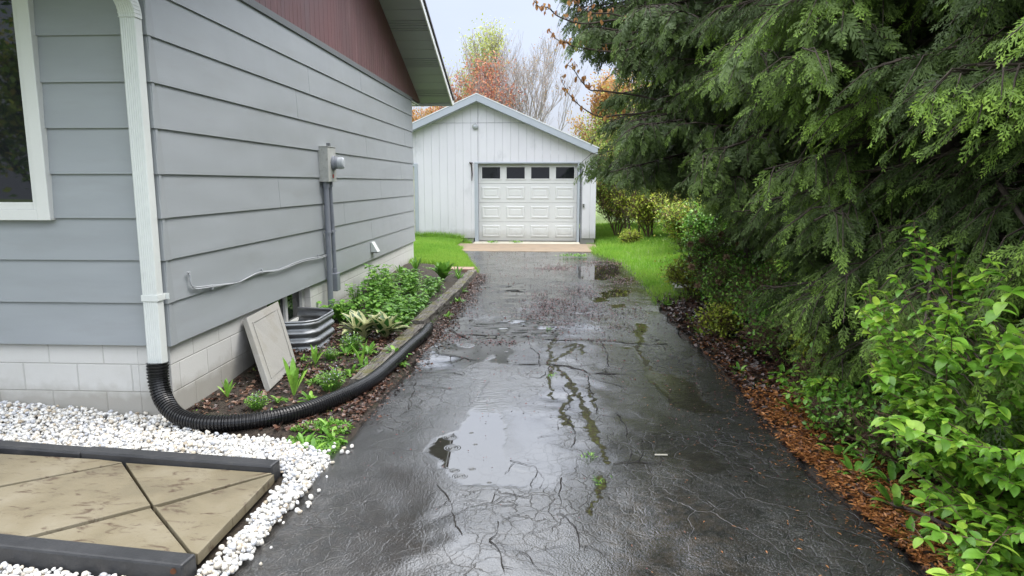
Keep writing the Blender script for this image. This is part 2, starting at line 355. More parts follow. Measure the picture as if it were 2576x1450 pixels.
    for (cx, cy, rr) in RINGS:
        vd = N(t, 'ShaderNodeVectorMath'); vd.operation = 'DISTANCE'; t.links.new(v, vd.inputs[0]); vd.inputs[1].default_value = (cx, cy, 0)
        dd = vd.outputs['Value']; w_ = math_(t, 'SINE', math_(t, 'MULTIPLY', dd, 2*PI*4/rr))
        w_ = math_(t, 'MULTIPLY', w_, mapr(t, dd, 0, rr, .0012, 0)); w_ = math_(t, 'MULTIPLY', w_, math_(t, 'LESS_THAN', dd, rr))
        w_ = math_(t, 'MULTIPLY', w_, .5)
        h = math_(t, 'ADD', h, math_(t, 'MULTIPLY', w_, pud))
    h = math_(t, 'ADD', h, math_(t, 'MULTIPLY', noise(t, coords(t, (9, 26, 1)), 1.5, 3), math_(t, 'MULTIPLY', attr(t, 'ripple'), .004)))
    b = N(t, 'ShaderNodeBump'); b.inputs['Strength'].default_value = 1; b.inputs['Distance'].default_value = 1; t.links.new(h, b.inputs['Height']); t.links.new(b.outputs[0], p.inputs['Normal'])
    return m
Z5 = lambda x, y: G(858.6+.5*x, 724.5+.5*y)
RINGS = [(*Z5(600, 948), .055), (*Z5(545, 752), .06), (*Z5(560, 805), .07), (*Z5(658, 912), .03), (*Z5(675, 788), .02), (*Z5(570, 920), .04), (*Z5(655, 730), .02), (*Z5(745, 980), .02), (*Z5(830, 320), .03)]
M['asphalt'] = mat_asphalt()
def mat_ground():
    m, t, p = newmat('soil_and_turf'); v = coords(t); n = noise(t, v, 5, 8, .7); n2 = noise(t, v, 45, 5, .7); lw = attr(t, 'var')
    soil = ramp(t, n2, [(.3, (.014, .010, .008)), (.55, (.045, .032, .022)), (.75, (.085, .06, .04))])
    soil = mix(t, ramp(t, n, [(.5, 0.), (.7, .35)]), soil, (.05, .055, .012))
    gr = ramp(t, n2, [(.3, (.09, .14, .03)), (.7, (.20, .29, .06))])
    t.links.new(mix(t, lw, soil, gr), p.inputs['Base Color']); p.inputs['Roughness'].default_value = .8; bump(t, p, n2, .9, .03); return m
M['ground'] = mat_ground()
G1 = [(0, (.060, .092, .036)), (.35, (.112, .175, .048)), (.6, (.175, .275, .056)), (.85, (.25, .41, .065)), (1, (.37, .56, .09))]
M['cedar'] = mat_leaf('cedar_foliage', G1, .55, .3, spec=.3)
M['bark'] = mat_bark('cedar_bark', (.03, .022, .017), (.10, .075, .06))
M['twig'] = mat_bark('grey_twig', (.05, .04, .035), (.16, .125, .10), 30)
M['pale_twig'] = mat_bark('pale_grey_twig', (.20, .17, .165), (.42, .37, .35), 10)
M['mid_twig'] = mat_bark('reddish_grey_twig', (.24, .21, .195), (.44, .40, .37), 10)
M['redtwig'] = mat_bark('brown_twig', (.07, .04, .03), (.20, .12, .08), 30)
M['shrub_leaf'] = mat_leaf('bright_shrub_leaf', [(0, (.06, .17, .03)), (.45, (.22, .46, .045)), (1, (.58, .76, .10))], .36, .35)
M['weed_leaf'] = mat_leaf('weed_leaf', [(0, (.07, .18, .03)), (.5, (.17, .40, .05)), (1, (.36, .62, .10))], .4, .3)
M['hosta'] = mat_leaf('hosta_leaf', [(0, (.025, .10, .018)), (.5, (.05, .18, .025)), (1, (.09, .27, .04))], .38, .25)
M['hosta_var'] = mat_leaf('variegated_hosta_leaf', [(0, (.02, .085, .02)), (1, (.05, .16, .03))], .38, .25, cream=((.60, .62, .32), .42))
M['yellow_leaf'] = mat_leaf('yellow_green_leaf', [(0, (.18, .26, .03)), (.5, (.38, .48, .05)), (1, (.58, .62, .10))], .5, .4)
M['mix_leaf'] = mat_leaf('spring_leaf_mix', [(0, (.10, .20, .04)), (.4, (.26, .42, .05)), (.75, (.50, .57, .09)), (1, (.48, .34, .12))], .5, .4)
M['red_leaf'] = mat_leaf('red_maple_bud', [(0, (.38, .12, .08)), (.6, (.64, .26, .17)), (1, (.68, .42, .22))], .6, .4)
M['orange_leaf'] = mat_leaf('orange_spring_leaf', [(0, (.40, .17, .07)), (.6, (.62, .34, .12)), (1, (.55, .50, .12))], .6, .4)
M['lime_leaf'] = mat_leaf('lime_spring_leaf', [(0, (.38, .44, .12)), (.6, (.56, .62, .18)), (1, (.66, .68, .30))], .6, .4)
M['brown_leaf'] = mat_leaf('wet_dead_leaf', [(0, (.018, .012, .010)), (.4, (.065, .032, .024)), (.8, (.16, .078, .05)), (1, (.28, .18, .12))], .3, .05)
M['crack_soil'] = mat_paint('dark_crack_soil', (.014, .012, .010), .8, 20, .4)
M['needle'] = mat_leaf('orange_cedar_needle', [(0, (.12, .042, .015)), (.5, (.36, .135, .035)), (1, (.58, .26, .08))], .5, .1)
M['bud'] = mat_leaf('fallen_red_bud', [(0, (.03, .009, .010)), (.5, (.11, .028, .03)), (1, (.22, .07, .06))], .4, .05)
M['grass'] = mat_leaf('grass_blade', [(0, (.10, .26, .03)), (.5, (.24, .48, .05)), (1, (.46, .64, .12))], .45, .4)
M['flower'] = mat_leaf('pale_flower', [(0, (.45, .50, .70)), (1, (.80, .80, .82))], .6, .3)
M['dry_flower'] = mat_leaf('dried_flower_head', [(0, (.25, .15, .08)), (1, (.52, .38, .24))], .8, .2)
# ------------------------------------------------------------------ ground
def xl(Y): return np.interp(Y, [-4, 2.7, 4.2, 4.9, 5.65, 7.8, 9.6, 12.7, 14.6, 16.6, 17], [-1.37, -1.35, -1.37, -1.37, -1.31, -1.27, -1.27, -1.33, -1.72, -2.12, -2.2])
def xr(Y): return np.interp(Y, [-4, 2.86, 3.66, 4.36, 5.6, 6.3, 7.3, 8.9, 10.3, 12.3, 14.8, 16.8, 17], [1.66, 1.66, 1.58, 1.54, 1.58, 1.56, 1.52, 1.5, 1.6, 1.62, 1.56, 1.08, 1.05])
def lawnmask(X, Y):
    left = sst(12.9, 13.3, Y)*sst(xl(Y)+.0, xl(Y)-.12, X)
    right = sst(9.6, 10.6, Y)*sst(xr(Y)-.02, xr(Y)+.12, X)
    return np.maximum(left, np.maximum(right*sst(6., 5., X*.9-Y*.05), sst(24, 27, Y)+sst(-1, -3, Y)+sst(-6.5, -8, X)*sst(4, 3, Y)))
def gz(X, Y):
    X = np.asarray(X, float); Y = np.asarray(Y, float)
    l, r = xl(np.clip(Y, -4, 17)), xr(np.clip(Y, -4, 17))
    z = np.zeros_like(X)+.004
    ins = (X > l+.01) & (X < r-.01) & (Y < 17.6)
    dl = np.maximum(l-X, 0); dr = np.maximum(X-r, 0)
    z += sst(0, .3, dl)*sst(5.2, 6.5, Y)*(.055+.11*sst(6, 13, Y)*sst(0, 1.2, dl))*(1-.55*sst(12.8, 14, Y))
    z += sst(0, .9, dl)*sst(13, 14, Y)*.03
    z += sst(.1, 1.8, dr)*(.10+.12*(fbm(X, Y, .5, 2)-.5))
    z += (fbm(X, Y, 3., 1)-.5)*.035*np.maximum(sst(0, .2, dl), sst(0, .2, dr))*(1-.8*sst(1.3, 1., -X-1.2)*0)
    z = np.where((X < -1.37) & (Y < 4.4), -.035+.0*X, z)
    z = np.where(ins, -.05, z)
    z = np.where((Y > 17.6) & (X > -5.6) & (X < 1.3), np.where(X < -2.5, z, -.06), z)
    return z
xs = np.unique(np.concatenate([np.array([-120, -80, -50, -30, -20, -14, -10, -8]), np.arange(-6.5, 6.5, .09), np.array([7, 8, 10, 14, 20, 30, 50, 80, 120])]))
ys = np.unique(np.concatenate([np.array([-60, -40, -25, -15, -9, -6, -4, -2, 0, 1]), np.arange(1.8, 20.5, .09), np.array([21, 22, 24, 27, 32, 40, 55, 80, 120, 200])]))
def grid(xs, ys):
    X, Y = np.meshgrid(xs, ys, indexing='ij'); nx, ny = X.shape
    i = np.arange(nx-1)[:, None]*ny+np.arange(ny-1)[None]; F = np.stack([i, i+ny, i+ny+1, i+1], -1).reshape(-1, 4); return X, Y, F
X, Y, F = grid(xs, ys)
o = npmesh('ground', np.stack([X, Y, gz(X, Y)], -1).reshape(-1, 3), F, M['ground'], var=lawnmask(X, Y).ravel(), smooth=True); tag(o, kind='structure')

# driveway: a fine sheet whose attributes hold the standing water, moss and crack zones
def sd_poly(px, py, poly):
    P = np.asarray(poly, float); d2 = np.full(px.shape, 1e9); ins = np.zeros(px.shape, bool)
    for i in range(len(P)):
        a, b = P[i], P[(i+1) % len(P)]; e = b-a; wx, wy = px-a[0], py-a[1]
        t = np.clip((wx*e[0]+wy*e[1])/max(e@e, 1e-12), 0, 1); d2 = np.minimum(d2, (wx-e[0]*t)**2+(wy-e[1]*t)**2)
        c = ((a[1] > py) != (b[1] > py)) & (px < (b[0]-a[0])*(py-a[1])/(b[1]-a[1]+1e-12)+a[0]); ins ^= c
    return np.where(ins, 1, -1)*np.sqrt(d2)
def d_line(px, py, line):
    P = np.asarray(line, float); d2 = np.full(px.shape, 1e9)
    for i in range(len(P)-1):
        a, b = P[i], P[i+1]; e = b-a; wx, wy = px-a[0], py-a[1]; t = np.clip((wx*e[0]+wy*e[1])/max(e@e, 1e-12), 0, 1)
        d2 = np.minimum(d2, (wx-e[0]*t)**2+(wy-e[1]*t)**2)
    return np.sqrt(d2)
def z5(*pts): return [Z5(*p) for p in pts]
def gp(*pts): return [G(*p) for p in pts]
PUD = [z5((412, 815), (472, 762), (540, 736), (592, 712), (620, 650), (680, 600), (760, 585), (830, 640), (835, 720), (845, 840), (850, 900), (960, 930), (985, 965), (950, 1003), (800, 1008), (600, 1000), (532, 935), (455, 875)),
       z5((660, 295), (720, 288), (830, 292), (895, 318), (880, 335), (860, 350), (862, 380), (800, 388), (720, 375), (780, 352), (770, 335), (700, 315)),
       z5((690, 450), (735, 445), (740, 470), (700, 560), (790, 560), (800, 590), (700, 600), (680, 560), (690, 480)),
       gp((1612, 885), (1635, 930), (1700, 940), (1745, 965), (1775, 1010), (1815, 1040), (1750, 1040), (1700, 1020), (1660, 985), (1625, 945), (1600, 890)),
       gp((1598, 812), (1632, 815), (1625, 840), (1618, 885), (1602, 885), (1600, 840)),
       gp((1450, 672), (1520, 668), (1560, 676), (1562, 690), (1530, 706), (1452, 703)),
       gp((1505, 738), (1550, 728), (1592, 732), (1580, 746), (1520, 750)), gp((1485, 750), (1530, 748), (1540, 758), (1500, 762)), gp((1530, 768), (1580, 766), (1570, 774), (1540, 775)),
       gp((1270, 768), (1340, 765), (1345, 775), (1280, 776)), gp((1720, 1150), (1790, 1140), (1830, 1180), (1780, 1200), (1730, 1180)),
       gp((1280, 655), (1420, 650), (1440, 658), (1300, 664)),
       z5((1115, 880), (1200, 880), (1205, 1010), (1130, 1015))]
PAMT = [1, .95, .85, .95, .9, 1, 1, .9, .8, .45, .5, .55, .4]
MOSS = [(z5((1072, 255), (1050, 300), (1052, 340), (1040, 388), (1085, 400), (1150, 470), (1190, 530), (1225, 600), (1260, 660), (1280, 720), (1305, 800), (1350, 880)), .03),
        (z5((1140, 480), (1165, 540), (1110, 600), (1110, 660), (1150, 700)), .028), (z5((1215, 600), (1260, 690), (1285, 770)), .045), (z5((1130, 300), (1190, 280), (1150, 330), (1100, 350), (1060, 375)), .035),
        (z5((1060, 400), (1050, 470), (1065, 560)), .02), (z5((1210, 290), (1220, 340)), .03), (z5((1240, 480), (1260, 560), (1290, 600)), .015),
        (z5((1305, 940), (1318, 980), (1295, 1030)), .032), (z5((1290, 1040), (1270, 1110), (1240, 1130)), .015), (z5((1480, 290), (1530, 380), (1560, 420)), .03)]
ysd = np.concatenate([np.arange(-4, 1.8, .1), np.arange(1.8, 9, .022), np.arange(9, 17.01, .05)])
us = np.linspace(0, 1, 241); U, Yd = np.meshgrid(us, ysd, indexing='ij')
jl = (fbm(ysd, ysd*0, 3, 3, 4)-.5)*.09; jr = (fbm(ysd, ysd*0+9, 2.5, 4, 4)-.5)*.24
Xd = (xl(ysd)-.03+jl)[None]*(1-U)+(xr(ysd)+.06+jr)[None]*U
wx = Xd+(fbm(Xd, Yd, 5, 1, 4)-.5)*.13; wy = Yd+(fbm(Xd, Yd, 5, 2, 4)-.5)*.17
pud = np.zeros_like(Xd)
for P_, a_ in zip(PUD, PAMT): pud = np.maximum(pud, a_*sst(-.035, .03, sd_poly(wx, wy, P_)))
film = sst(1.45, .4, np.abs(Xd+.15+.05*Yd*0))*sst(1.6, 3.2, Yd)*(.5+.5*sst(.38, .55, fbm(Xd, Yd*.6, 1.7, 5, 4))); film = np.maximum(film, sst(8, 11, Yd)*.7); film = np.maximum(film, 1.2*sst(-.25, .15, sd_poly(wx, wy, z5((800, 600), (1100, 620), (1130, 900), (1090, 1010), (960, 1010), (800, 700)))))
pud = np.maximum(pud, .72*film); pud = np.maximum(pud, .95*sst(.615, .645, fbm(Xd*.9+2, Yd*.62, 1.5, 7, 4))*sst(5, 6.5, Yd)*sst(15.5, 14, Yd))
moss = np.zeros_like(Xd); near = np.zeros_like(Xd)
for L_, w_ in MOSS: dd = d_line(Xd+(fbm(Xd, Yd, 14, 6, 3)-.5)*.09, Yd+(fbm(Xd, Yd, 14, 3, 3)-.5)*.12, L_); moss = np.maximum(moss, sst(w_*1.25, w_*.15, dd)); near = np.maximum(near, sst(.6, .1, dd))
moss *= 1.0
crk = np.maximum(sd_poly(Xd, Yd, z5((200, 250), (600, 300), (700, 350), (690, 460), (500, 490), (420, 640), (250, 700), (200, 480)))*2.5+.6, 0).clip(0, 1)
crk = np.maximum(crk, sst(-.15, .15, sd_poly(Xd, Yd, z5((850, 350), (1230, 250), (1300, 600), (1150, 1100), (880, 1300), (730, 1400), (720, 1050), (900, 800), (1000, 600), (780, 460))))*.8)
crk = np.maximum(crk, near*.7); crk = np.maximum(crk, .6*sst(.45, .57, fbm(Xd+7, Yd, .9, 3, 3))*sst(12, 9, Yd))
worn = np.maximum(sst(.46, .66, fbm(Xd+3, Yd, .8, 6))*sst(4.6, 3., Yd)*sst(-.3, .6, Xd), .25*sst(4.6, 3., Yd))
worn = np.maximum(worn, .8*sst(.5, .2, np.hypot(Xd-Z5(1640, 1250)[0], (Yd-Z5(1640, 1250)[1])*.6)))
rip = np.maximum(sst(.25, .05, d_line(Xd, Yd, z5((720, 450), (740, 590)))), sst(.5, .2, d_line(Xd, Yd, gp((1620, 900), (1720, 980), (1790, 1030)))))
zd = (fbm(Xd, Yd, 1.3, 2, 3)-.5)*.03+(fbm(Xd, Yd, 4.5, 5, 2)-.5)*.013; calm = np.zeros_like(Xd)
for P_ in PUD[:9]: calm = np.maximum(calm, sst(-.55, -.02, sd_poly(Xd, Yd, P_)))
zd = zd*(1-calm)
zd += .006*sst(.12, .0, d_line(Xd, Yd, z5((560, 240), (870, 235), (1100, 262), (1400, 275), (1600, 282))))*(1-pud)
zd -= .03*np.maximum(sst(.03, 0, U), sst(.97, 1, U))
rr_ = RNG.random(Xd.shape)
X_, Y_, F = grid(us, ysd)
drv = npmesh('driveway', np.stack([Xd, Yd, zd], -1).reshape(-1, 3), F, M['asphalt'], smooth=True); tag(drv, kind='structure')
for nm, a in (('puddle', pud), ('moss', moss), ('crk', crk), ('worn', worn), ('ripple', rip)):
    at = drv.data.attributes.new(nm, 'FLOAT', 'POINT'); at.data.foreach_set('value', a.ravel().astype(np.float32))
# open cracks that cross the asphalt: jagged slivers of dark soil lying in them
def wig(line, w, amp, seed, step=.035):
    P = np.array(line); seg = np.linalg.norm(np.diff(P, axis=0), axis=1); s = np.concatenate([[0], seg.cumsum()]); t = np.arange(0, s[-1], step)
    x = np.interp(t, s, P[:, 0]); y = np.interp(t, s, P[:, 1]); nx = fbm(t, t*0+seed, 9, 1, 4)-.5; ny = fbm(t, t*0+seed+5, 9, 2, 4)-.5
    x = x+nx*amp; y = y+ny*amp; ww = w*(.1+1.9*vn(t, t*0+seed, 11, 3)**1.5); dx = np.gradient(x); dy = np.gradient(y); l = np.hypot(dx, dy); ox, oy = -dy/l*ww/2, dx/l*ww/2
    z = np.interp(0, [0], [0]); n = len(t)
    def zz(a, b):
        j = np.clip(np.searchsorted(ysd, b), 0, len(ysd)-1); u = ((a-Xd[0, j])/(Xd[-1, j]-Xd[0, j])*240).astype(int).clip(0, 240); return zd[u, j]+.004
    V = np.concatenate([np.stack([x-ox, y-oy, zz(x, y)], -1), np.stack([x+ox, y+oy, zz(x, y)], -1)])
    i = np.arange(n-1); return V, np.stack([i, i+1, i+1+n, i+n], -1)
acc = Acc()
CR_EXTRA = [(z5((230, 330), (330, 345), (430, 352), (560, 348)), .012, .07), (z5((300, 420), (420, 425), (560, 430), (640, 450)), .012, .07), (z5((380, 470), (350, 560), (345, 620)), .010, .06), (z5((1200, 440), (1300, 470), (1420, 500)), .010, .06), (z5((1310, 285), (1340, 350), (1330, 430)), .014, .07), (z5((930, 235), (960, 300), (1000, 350), (990, 400)), .012, .06), (z5((1120, 500), (1150, 560), (1130, 640), (1170, 720), (1150, 800)), .010, .07)]
CR = [(z5((560, 232), (700, 240), (870, 233), (980, 250), (1100, 262), (1250, 270), (1400, 275), (1560, 290), (1640, 286)), .022, .10),
      (z5((860, 385), (1000, 385), (1080, 395), (1150, 402), (1230, 428), (1330, 433), (1480, 442)), .026, .08),
      (z5((545, 215), (590, 240), (640, 258)), .03, .05), (z5((480, 340), (600, 350), (690, 368)), .02, .05),
      (z5((250, 490), (400, 495), (560, 510)), .010, .05), (z5((1240, 440), (1250, 520), (1290, 600), (1280, 640)), .012, .06),
      (z5((1060, 400), (1010, 460), (930, 450)), .012, .06), (z5((1100, 960), (1110, 1060), (1100, 1120), (1180, 1200), (1190, 1300)), .008, .06),
      (z5((850, 870), (980, 905), (1010, 960), (990, 1010)), .009, .05), (z5((990, 1060), (870, 1040), (770, 1035), (750, 1080), (640, 1100)), .010, .06),
      (z5((780, 1180), (770, 1300), (820, 1449)), .009, .07), (z5((1360, 600), (1430, 700), (1470, 820), (1440, 900)), .009, .06),
      (z5((480, 980), (560, 1100), (600, 1250)), .007, .06), (z5((1370, 885), (1480, 875), (1620, 890)), .01, .05)]
for k, (L_, w_, a_) in enumerate(CR+CR_EXTRA):
    w_ = w_*(.75 if k < 4 else .42)+.0015; V, F_ = wig(L_, w_, a_, k*3.7, .018); acc.add(V, F_, rnd(len(V), 0, .35))
    P_w = np.array(L_); rk = np.random.default_rng(k)
    for q in range(len(L_)):
        i0 = rk.integers(0, len(P_w)-1); a0_ = P_w[i0]+(P_w[i0+1]-P_w[i0])*rk.random(); an = math.atan2(*(P_w[i0+1]-P_w[i0])[::-1])+rk.choice([-1, 1])*rk.uniform(.5, 1.5); l_ = rk.uniform(.10, .38); m_1 = a0_+np.array([math.cos(an), math.sin(an)])*l_*.5; m_2 = m_1+np.array([math.cos(an+rk.normal(0, .6)), math.sin(an+rk.normal(0, .6))])*l_*.5
        V, F_ = wig([a0_, m_1, m_2], min(w_*.5, .005), .05, k*3.7+q, .015); acc.add(V, F_, rnd(len(V), 0, .3))
acc.build('crack', M['crack_soil'], drv)
mb = MB(); mb.prism([(-2.56, 16.95, .012), (1.22, 16.95, .012), (1.24, 18.85, .03), (-2.5, 18.85, .03)], (0, 0, -.15)); o = mb.build('garage_apron', M['apron'], bevel=.01); tag(o, kind='structure')

# ------------------------------------------------------------------ house
ZC = [.545, .855, 1.16, 1.455, 1.76, 2.07, 2.375, 2.68, 2.98, 3.27]
HX, HY, HY2, HXL = -2.73, 4.65, 13.55, -11.
house = empty('house', (HX, HY, 0)); tag(house, 'grey clapboard house with painted block foundation, dark red gable and white framed window', 'house')
def H(o): o.parent = house; o.matrix_parent_inverse = Matrix.Translation((-HX, -HY, 0)); return o
JOINT = {2: [8.9, ], 3: [6.75, 10.9], 1: [10.25], 4: [12.4], 5: [10.1], 6: [7.35, 12.8], 7: [7.75], 8: [9.9]}
mb = MB()
for i in range(9):
    z0, z1 = ZC[i], ZC[i+1]; js = [HY]+JOINT.get(i, [])+[HY2]
    for a, b in zip(js[:-1], js[1:]):
        a2, b2 = a+(.0035 if a > HY else 0), b-(.0035 if b < HY2 else 0)
        mb.prism([(HX+.029, a2, z0), (HX+.014, a2, z1+.01), (HX-.02, a2, z1+.01), (HX+.018, a2, z0)], (0, b2-a2, 0))
    mb.prism([(HXL, HY-.031, z0), (HXL, HY-.018, z0), (HXL, HY+.02, z1+.01), (HXL, HY-.012, z1+.01)], (HX+.028-HXL, 0, 0))
H(mb.build('siding', M['siding']))
mb = MB()
for i in range(9):
    z0, z1 = ZC[i]-.004, ZC[i+1]-.006; w = .062
    bot = [(HX-w, HY-.035, z0), (HX+.035, HY-.035, z0), (HX+.035, HY+w, z0), (HX-.0, HY+w, z0), (HX, HY, z0), (HX-w, HY, z0)]
    top = [(HX-w, HY-.017, z1), (HX+.017, HY-.017, z1), (HX+.017, HY+w, z1), (HX-.0, HY+w, z1), (HX, HY, z1), (HX-w, HY, z1)]
    mb.add(bot+top, [(0, 1, 7, 6), (1, 2, 8, 7), (2, 3, 9, 8), (5, 0, 6, 11), (0, 5, 4, 1), (1, 4, 3, 2)])
H(mb.build('corner_trim', M['siding_trim'], bevel=.003))
mb = MB(); mb.box(HXL, HX-.03, HY+.02, HY2-.0, .601, 3.3); H(mb.build('wall', M['dark']))
WY0, WY1, WZ0 = 6.38, 7.58, .14
mb = MB(); mb.box(HX-.25, HX-.008, HY+.01, WY0, -.3, .60); mb.box(HX-.25, HX-.008, WY1, HY2, -.3, .60); mb.box(HX-.25, HX-.008, WY0, WY1, -.3, WZ0)
mb.box(HXL, HX-.25, HY+.01, HY+.2, -.3, .60); H(mb.build('foundation', M['block'], bevel=.004))
bw = MB(); X0 = HX-.13
bw.box(X0, X0+.05, WY0, WY0+.06, WZ0, .60); bw.box(X0, X0+.05, WY1-.07, WY1, WZ0, .60); bw.box(X0, X0+.05, WY0+.06, WY1-.07, WZ0, WZ0+.06); bw.box(X0, X0+.045, 7.03, 7.09, WZ0+.06, .60)
bwo = H(bw.build('basement_window', M['white_frame'], bevel=.004))
mb = MB(); mb.box(X0, X0+.015, WY0+.06, 7.03, WZ0+.06, .60); mb.box(X0, X0+.015, 7.09, WY1-.07, WZ0+.06, .60); o = mb.build('pane', M['glass'], bwo); 
mb = MB(); mb.box(HX-.16, HX+.01, WY0+.02, WY1-.02, WZ0-.02, WZ0+.012); H(mb.build('window_sill', M['block']))
# living room window in the front wall
wx0, wx1, wz0, wz1 = -5.35, -3.475, 1.44, 3.0; fy = HY-.035
mb = MB(); mb.box(wx1-.09, wx1, fy-.035, fy+.03, wz0, wz1); mb.box(wx0, wx0+.09, fy-.035, fy+.03, wz0, wz1)
mb.box(wx0+.09, wx1-.09, fy-.035, fy+.03, wz0, wz0+.075); mb.box(wx0+.09, wx1-.09, fy-.035, fy+.03, wz1-.09, wz1)
mb.box(wx1-.125, wx1-.09, fy-.02, fy+.03, wz0+.075, wz1-.09); mb.box(wx0+.09, wx0+.125, fy-.02, fy+.03, wz0+.075, wz1-.09); mb.box(wx0+.125, wx1-.125, fy-.02, fy+.03, wz0+.075, wz0+.125)
wf = H(mb.build('window', M['white_frame'], bevel=.004))
mb = MB(); mb.box(wx0+.12, wx1-.12, fy-.002, fy+.02, wz0+.12, wz1-.09); mb.build('pane', M['glass'], wf)
# gable boards
SL = .358; EY, EZ = 14.57, 3.33; RY = (HY+HY2)/2; RXo = -2.07
def zs(y): return EZ+SL*(EY-y) if y > RY else EZ+SL*(EY-2*RY+y)
mb = MB(); y = HY-.0; random.seed(3)
while y < EY-.15:
    w = random.choice([.10, .13, .13, .16]); y2 = min(y+w, EY-.12)
    for a, b in ([(y, y2)] if not (y < RY < y2) else [(y, RY), (RY, y2)]):
        lo = 3.335; mb.prism([(HX+.006, a, lo), (HX+.006, b-.005, lo), (HX+.006, b-.005, max(lo+.01, zs(b-.005))), (HX+.006, a, max(lo+.01, zs(a)))], (-.03, 0, 0))
    y = y2
H(mb.build('gable', M['gable']))
mb = MB(); mb.box(HX-.03, HX-.025, HY, HY2, 3.3, 3.4); mb.box(HX-.01, HX+.035, HY-.03, HY2+.0, 3.268, 3.335); mb.box(HX-.06, HX-.028, HY, EY-.1, 3.28, 3.34); H(mb.build('ledge_trim', M['trim_dark'], bevel=.003))
mb = MB(); 
for k in range(3): mb.box(-6, HX+.0, HY2+.06+k*.3, HY2+.33+k*.3, 3.285, 3.30)
H(mb.build('eave_board', M['white']))
# soffit, slatted; a vented strip every fourth board
mb = MB(); mbv = MB(); k = 0
def sof(m_, a, b, dz=0.): m_.prism([(HX+.004, a, zs(a)-dz), (RXo-.02, a, zs(a)-dz), (RXo-.02, b, zs(b)-dz), (HX+.004, b, zs(b)-dz)], (0, 0, .02))
y = EY
while y > RY-.01:
    y2 = y-.285
    if k % 4 == 1:
        for q in range(4): sof(mb, y-.07*q-.012, y-.07*q-.058)
    else: sof(mb, y-.006, y2+.004)
    y = y2; k += 1
while y > 2*RY-EY+.3: sof(mb, y-.006, y-.28); y -= .285
H(mb.build('soffit', M['soffit']))
mb = MB()
for s_ in (0, 1):
    a, b = (RY, EY) if s_ == 0 else (2*RY-EY, RY)
    mb.prism([(HXL-.6, a, zs(a)+.021), (RXo, a, zs(a)+.021), (RXo, b, zs(b)+.021), (HXL-.6, b, zs(b)+.021)], (0, 0, .03))
H(mb.build('roof_deck', M['trim_dark']))
mb = MB()
for a, b in ((RY-.001, EY+.03), (2*RY-EY-.03, RY+.001)):
    mb.prism([(HXL-.6, a, zs(a)+.07), (RXo+.045, a, zs(a)+.07), (RXo+.045, b, zs(b)+.07), (HXL-.6, b, zs(b)+.07)], (0, 0, .055))
H(mb.build('roof', M['shingle'], bevel=.006))
mb = MB()
for a, b in ((RY, EY+.01), (2*RY-EY-.01, RY)):
    mb.prism([(RXo-.004, a, zs(a)-.05), (RXo-.004, b, zs(b)-.05), (RXo-.004, b, zs(b)+.065), (RXo-.004, a, zs(a)+.065)], (.024, 0, 0))
mb.box(HXL-.6, RXo-.005, EY+.005, EY+.03, EZ-.05, EZ+.06); mb.box(HXL-.6, RXo-.005, 2*RY-EY-.03, 2*RY-EY-.005, EZ-.05, EZ+.06)
H(mb.build('fascia', M['white'], bevel=.003))
mb = MB()
for y0 in (EY+.032, 2*RY-EY-.15): mb = MB(); mb.box(HXL-.6, RXo+.02, y0, y0+.118, EZ-.03, EZ+.09); H(mb.build('gutter', M['white'], bevel=.012))

# downspout in front of the corner
ds = empty('downspout', (-2.765, 4.55, 0)); tag(ds, 'ribbed pale painted downspout running down the house corner into the black pipe', 'downspout')
def P_(o, par, loc): o.parent = par; o.matrix_parent_inverse = Matrix.Translation((-loc[0], -loc[1], -loc[2])); return o
def dsp(o): return P_(o, ds, (-2.765, 4.55, 0))
def ribbed(path, w=.104, dp=.075, name='pipe'):
    """rectangular corrugated section swept along (y,z) path"""
    prof = []
    nr = 7
    for k in range(nr*2+1): prof.append((-w/2+w*k/(nr*2), -dp/2-(.003 if k % 2 else 0)))
    prof += [(w/2, -dp/4), (w/2, dp/4), (w/2, dp/2), (-w/2, dp/2), (-w/2, dp/4), (-w/2, -dp/4)]
    V = []; F = []; n = len(prof)
    for i, (x, y, z) in enumerate(path):
        a = path[max(0, i-1)]; b = path[min(len(path)-1, i+1)]; ty, tz = b[1]-a[1], b[2]-a[2]; l = math.hypot(ty, tz); ty /= l; tz /= l
        for (u, v) in prof: V.append((x+u, y-v*tz*(-1 if False else 1) if True else y, z+v*ty)) if False else V.append((x+u, y+v*(-tz)*-1, z+v*ty*-1*1))
    for i in range(len(path)-1):
        for k in range(n): F.append((i*n+k, i*n+(k+1) % n, (i+1)*n+(k+1) % n, (i+1)*n+k))
    F += [tuple(range(n)), tuple(range((len(path)-1)*n, len(path)*n))[::-1]]
    m_ = MB(); m_.add(V, F); return m_
dx0 = -2.768
dsp(ribbed([(dx0-.003, 4.56, .38), (dx0, 4.56, 1.2), (dx0, 4.56, 2.2), (dx0, 4.56, 2.79)]).build('pipe', M['downspout'], bevel=0))
pth = [(dx0, 4.56-.16*(1-math.cos(a))*1.0, 2.77+.16*math.sin(a)) for a in np.linspace(0, PI/3.1, 9)]
y0, z0 = pth[-1][1], pth[-1][2]; pth += [(dx0, y0-.75*t, z0+.42*t) for t in (.5, 1.)]
dsp(ribbed(pth, .112, .083).build('elbow', M['downspout']))
mb = MB()
for k in range(7): a = k/6*PI/3.3; yy, zz = 4.56-.16*(1-math.cos(a)), 2.77+.16*math.sin(a); mb.box(dx0-.059, dx0+.059, yy-.046, yy+.03, zz-.003, zz+.003)
dsp(mb.build('crimp', M['downspout'], bevel=.002))
mb = MB(); mb.box(dx0-.105, dx0+.085, 4.612, 4.618, .885, .93); mb.box(dx0-.06, dx0+.06, 4.513, 4.519, .885, .93); mb.box(dx0-.06, dx0-.0545, 4.519, 4.612, .885, .93); mb.box(dx0+.0545, dx0+.06, 4.519, 4.612, .885, .93)
dsp(mb.build('strap', M['downspout'], bevel=.002))

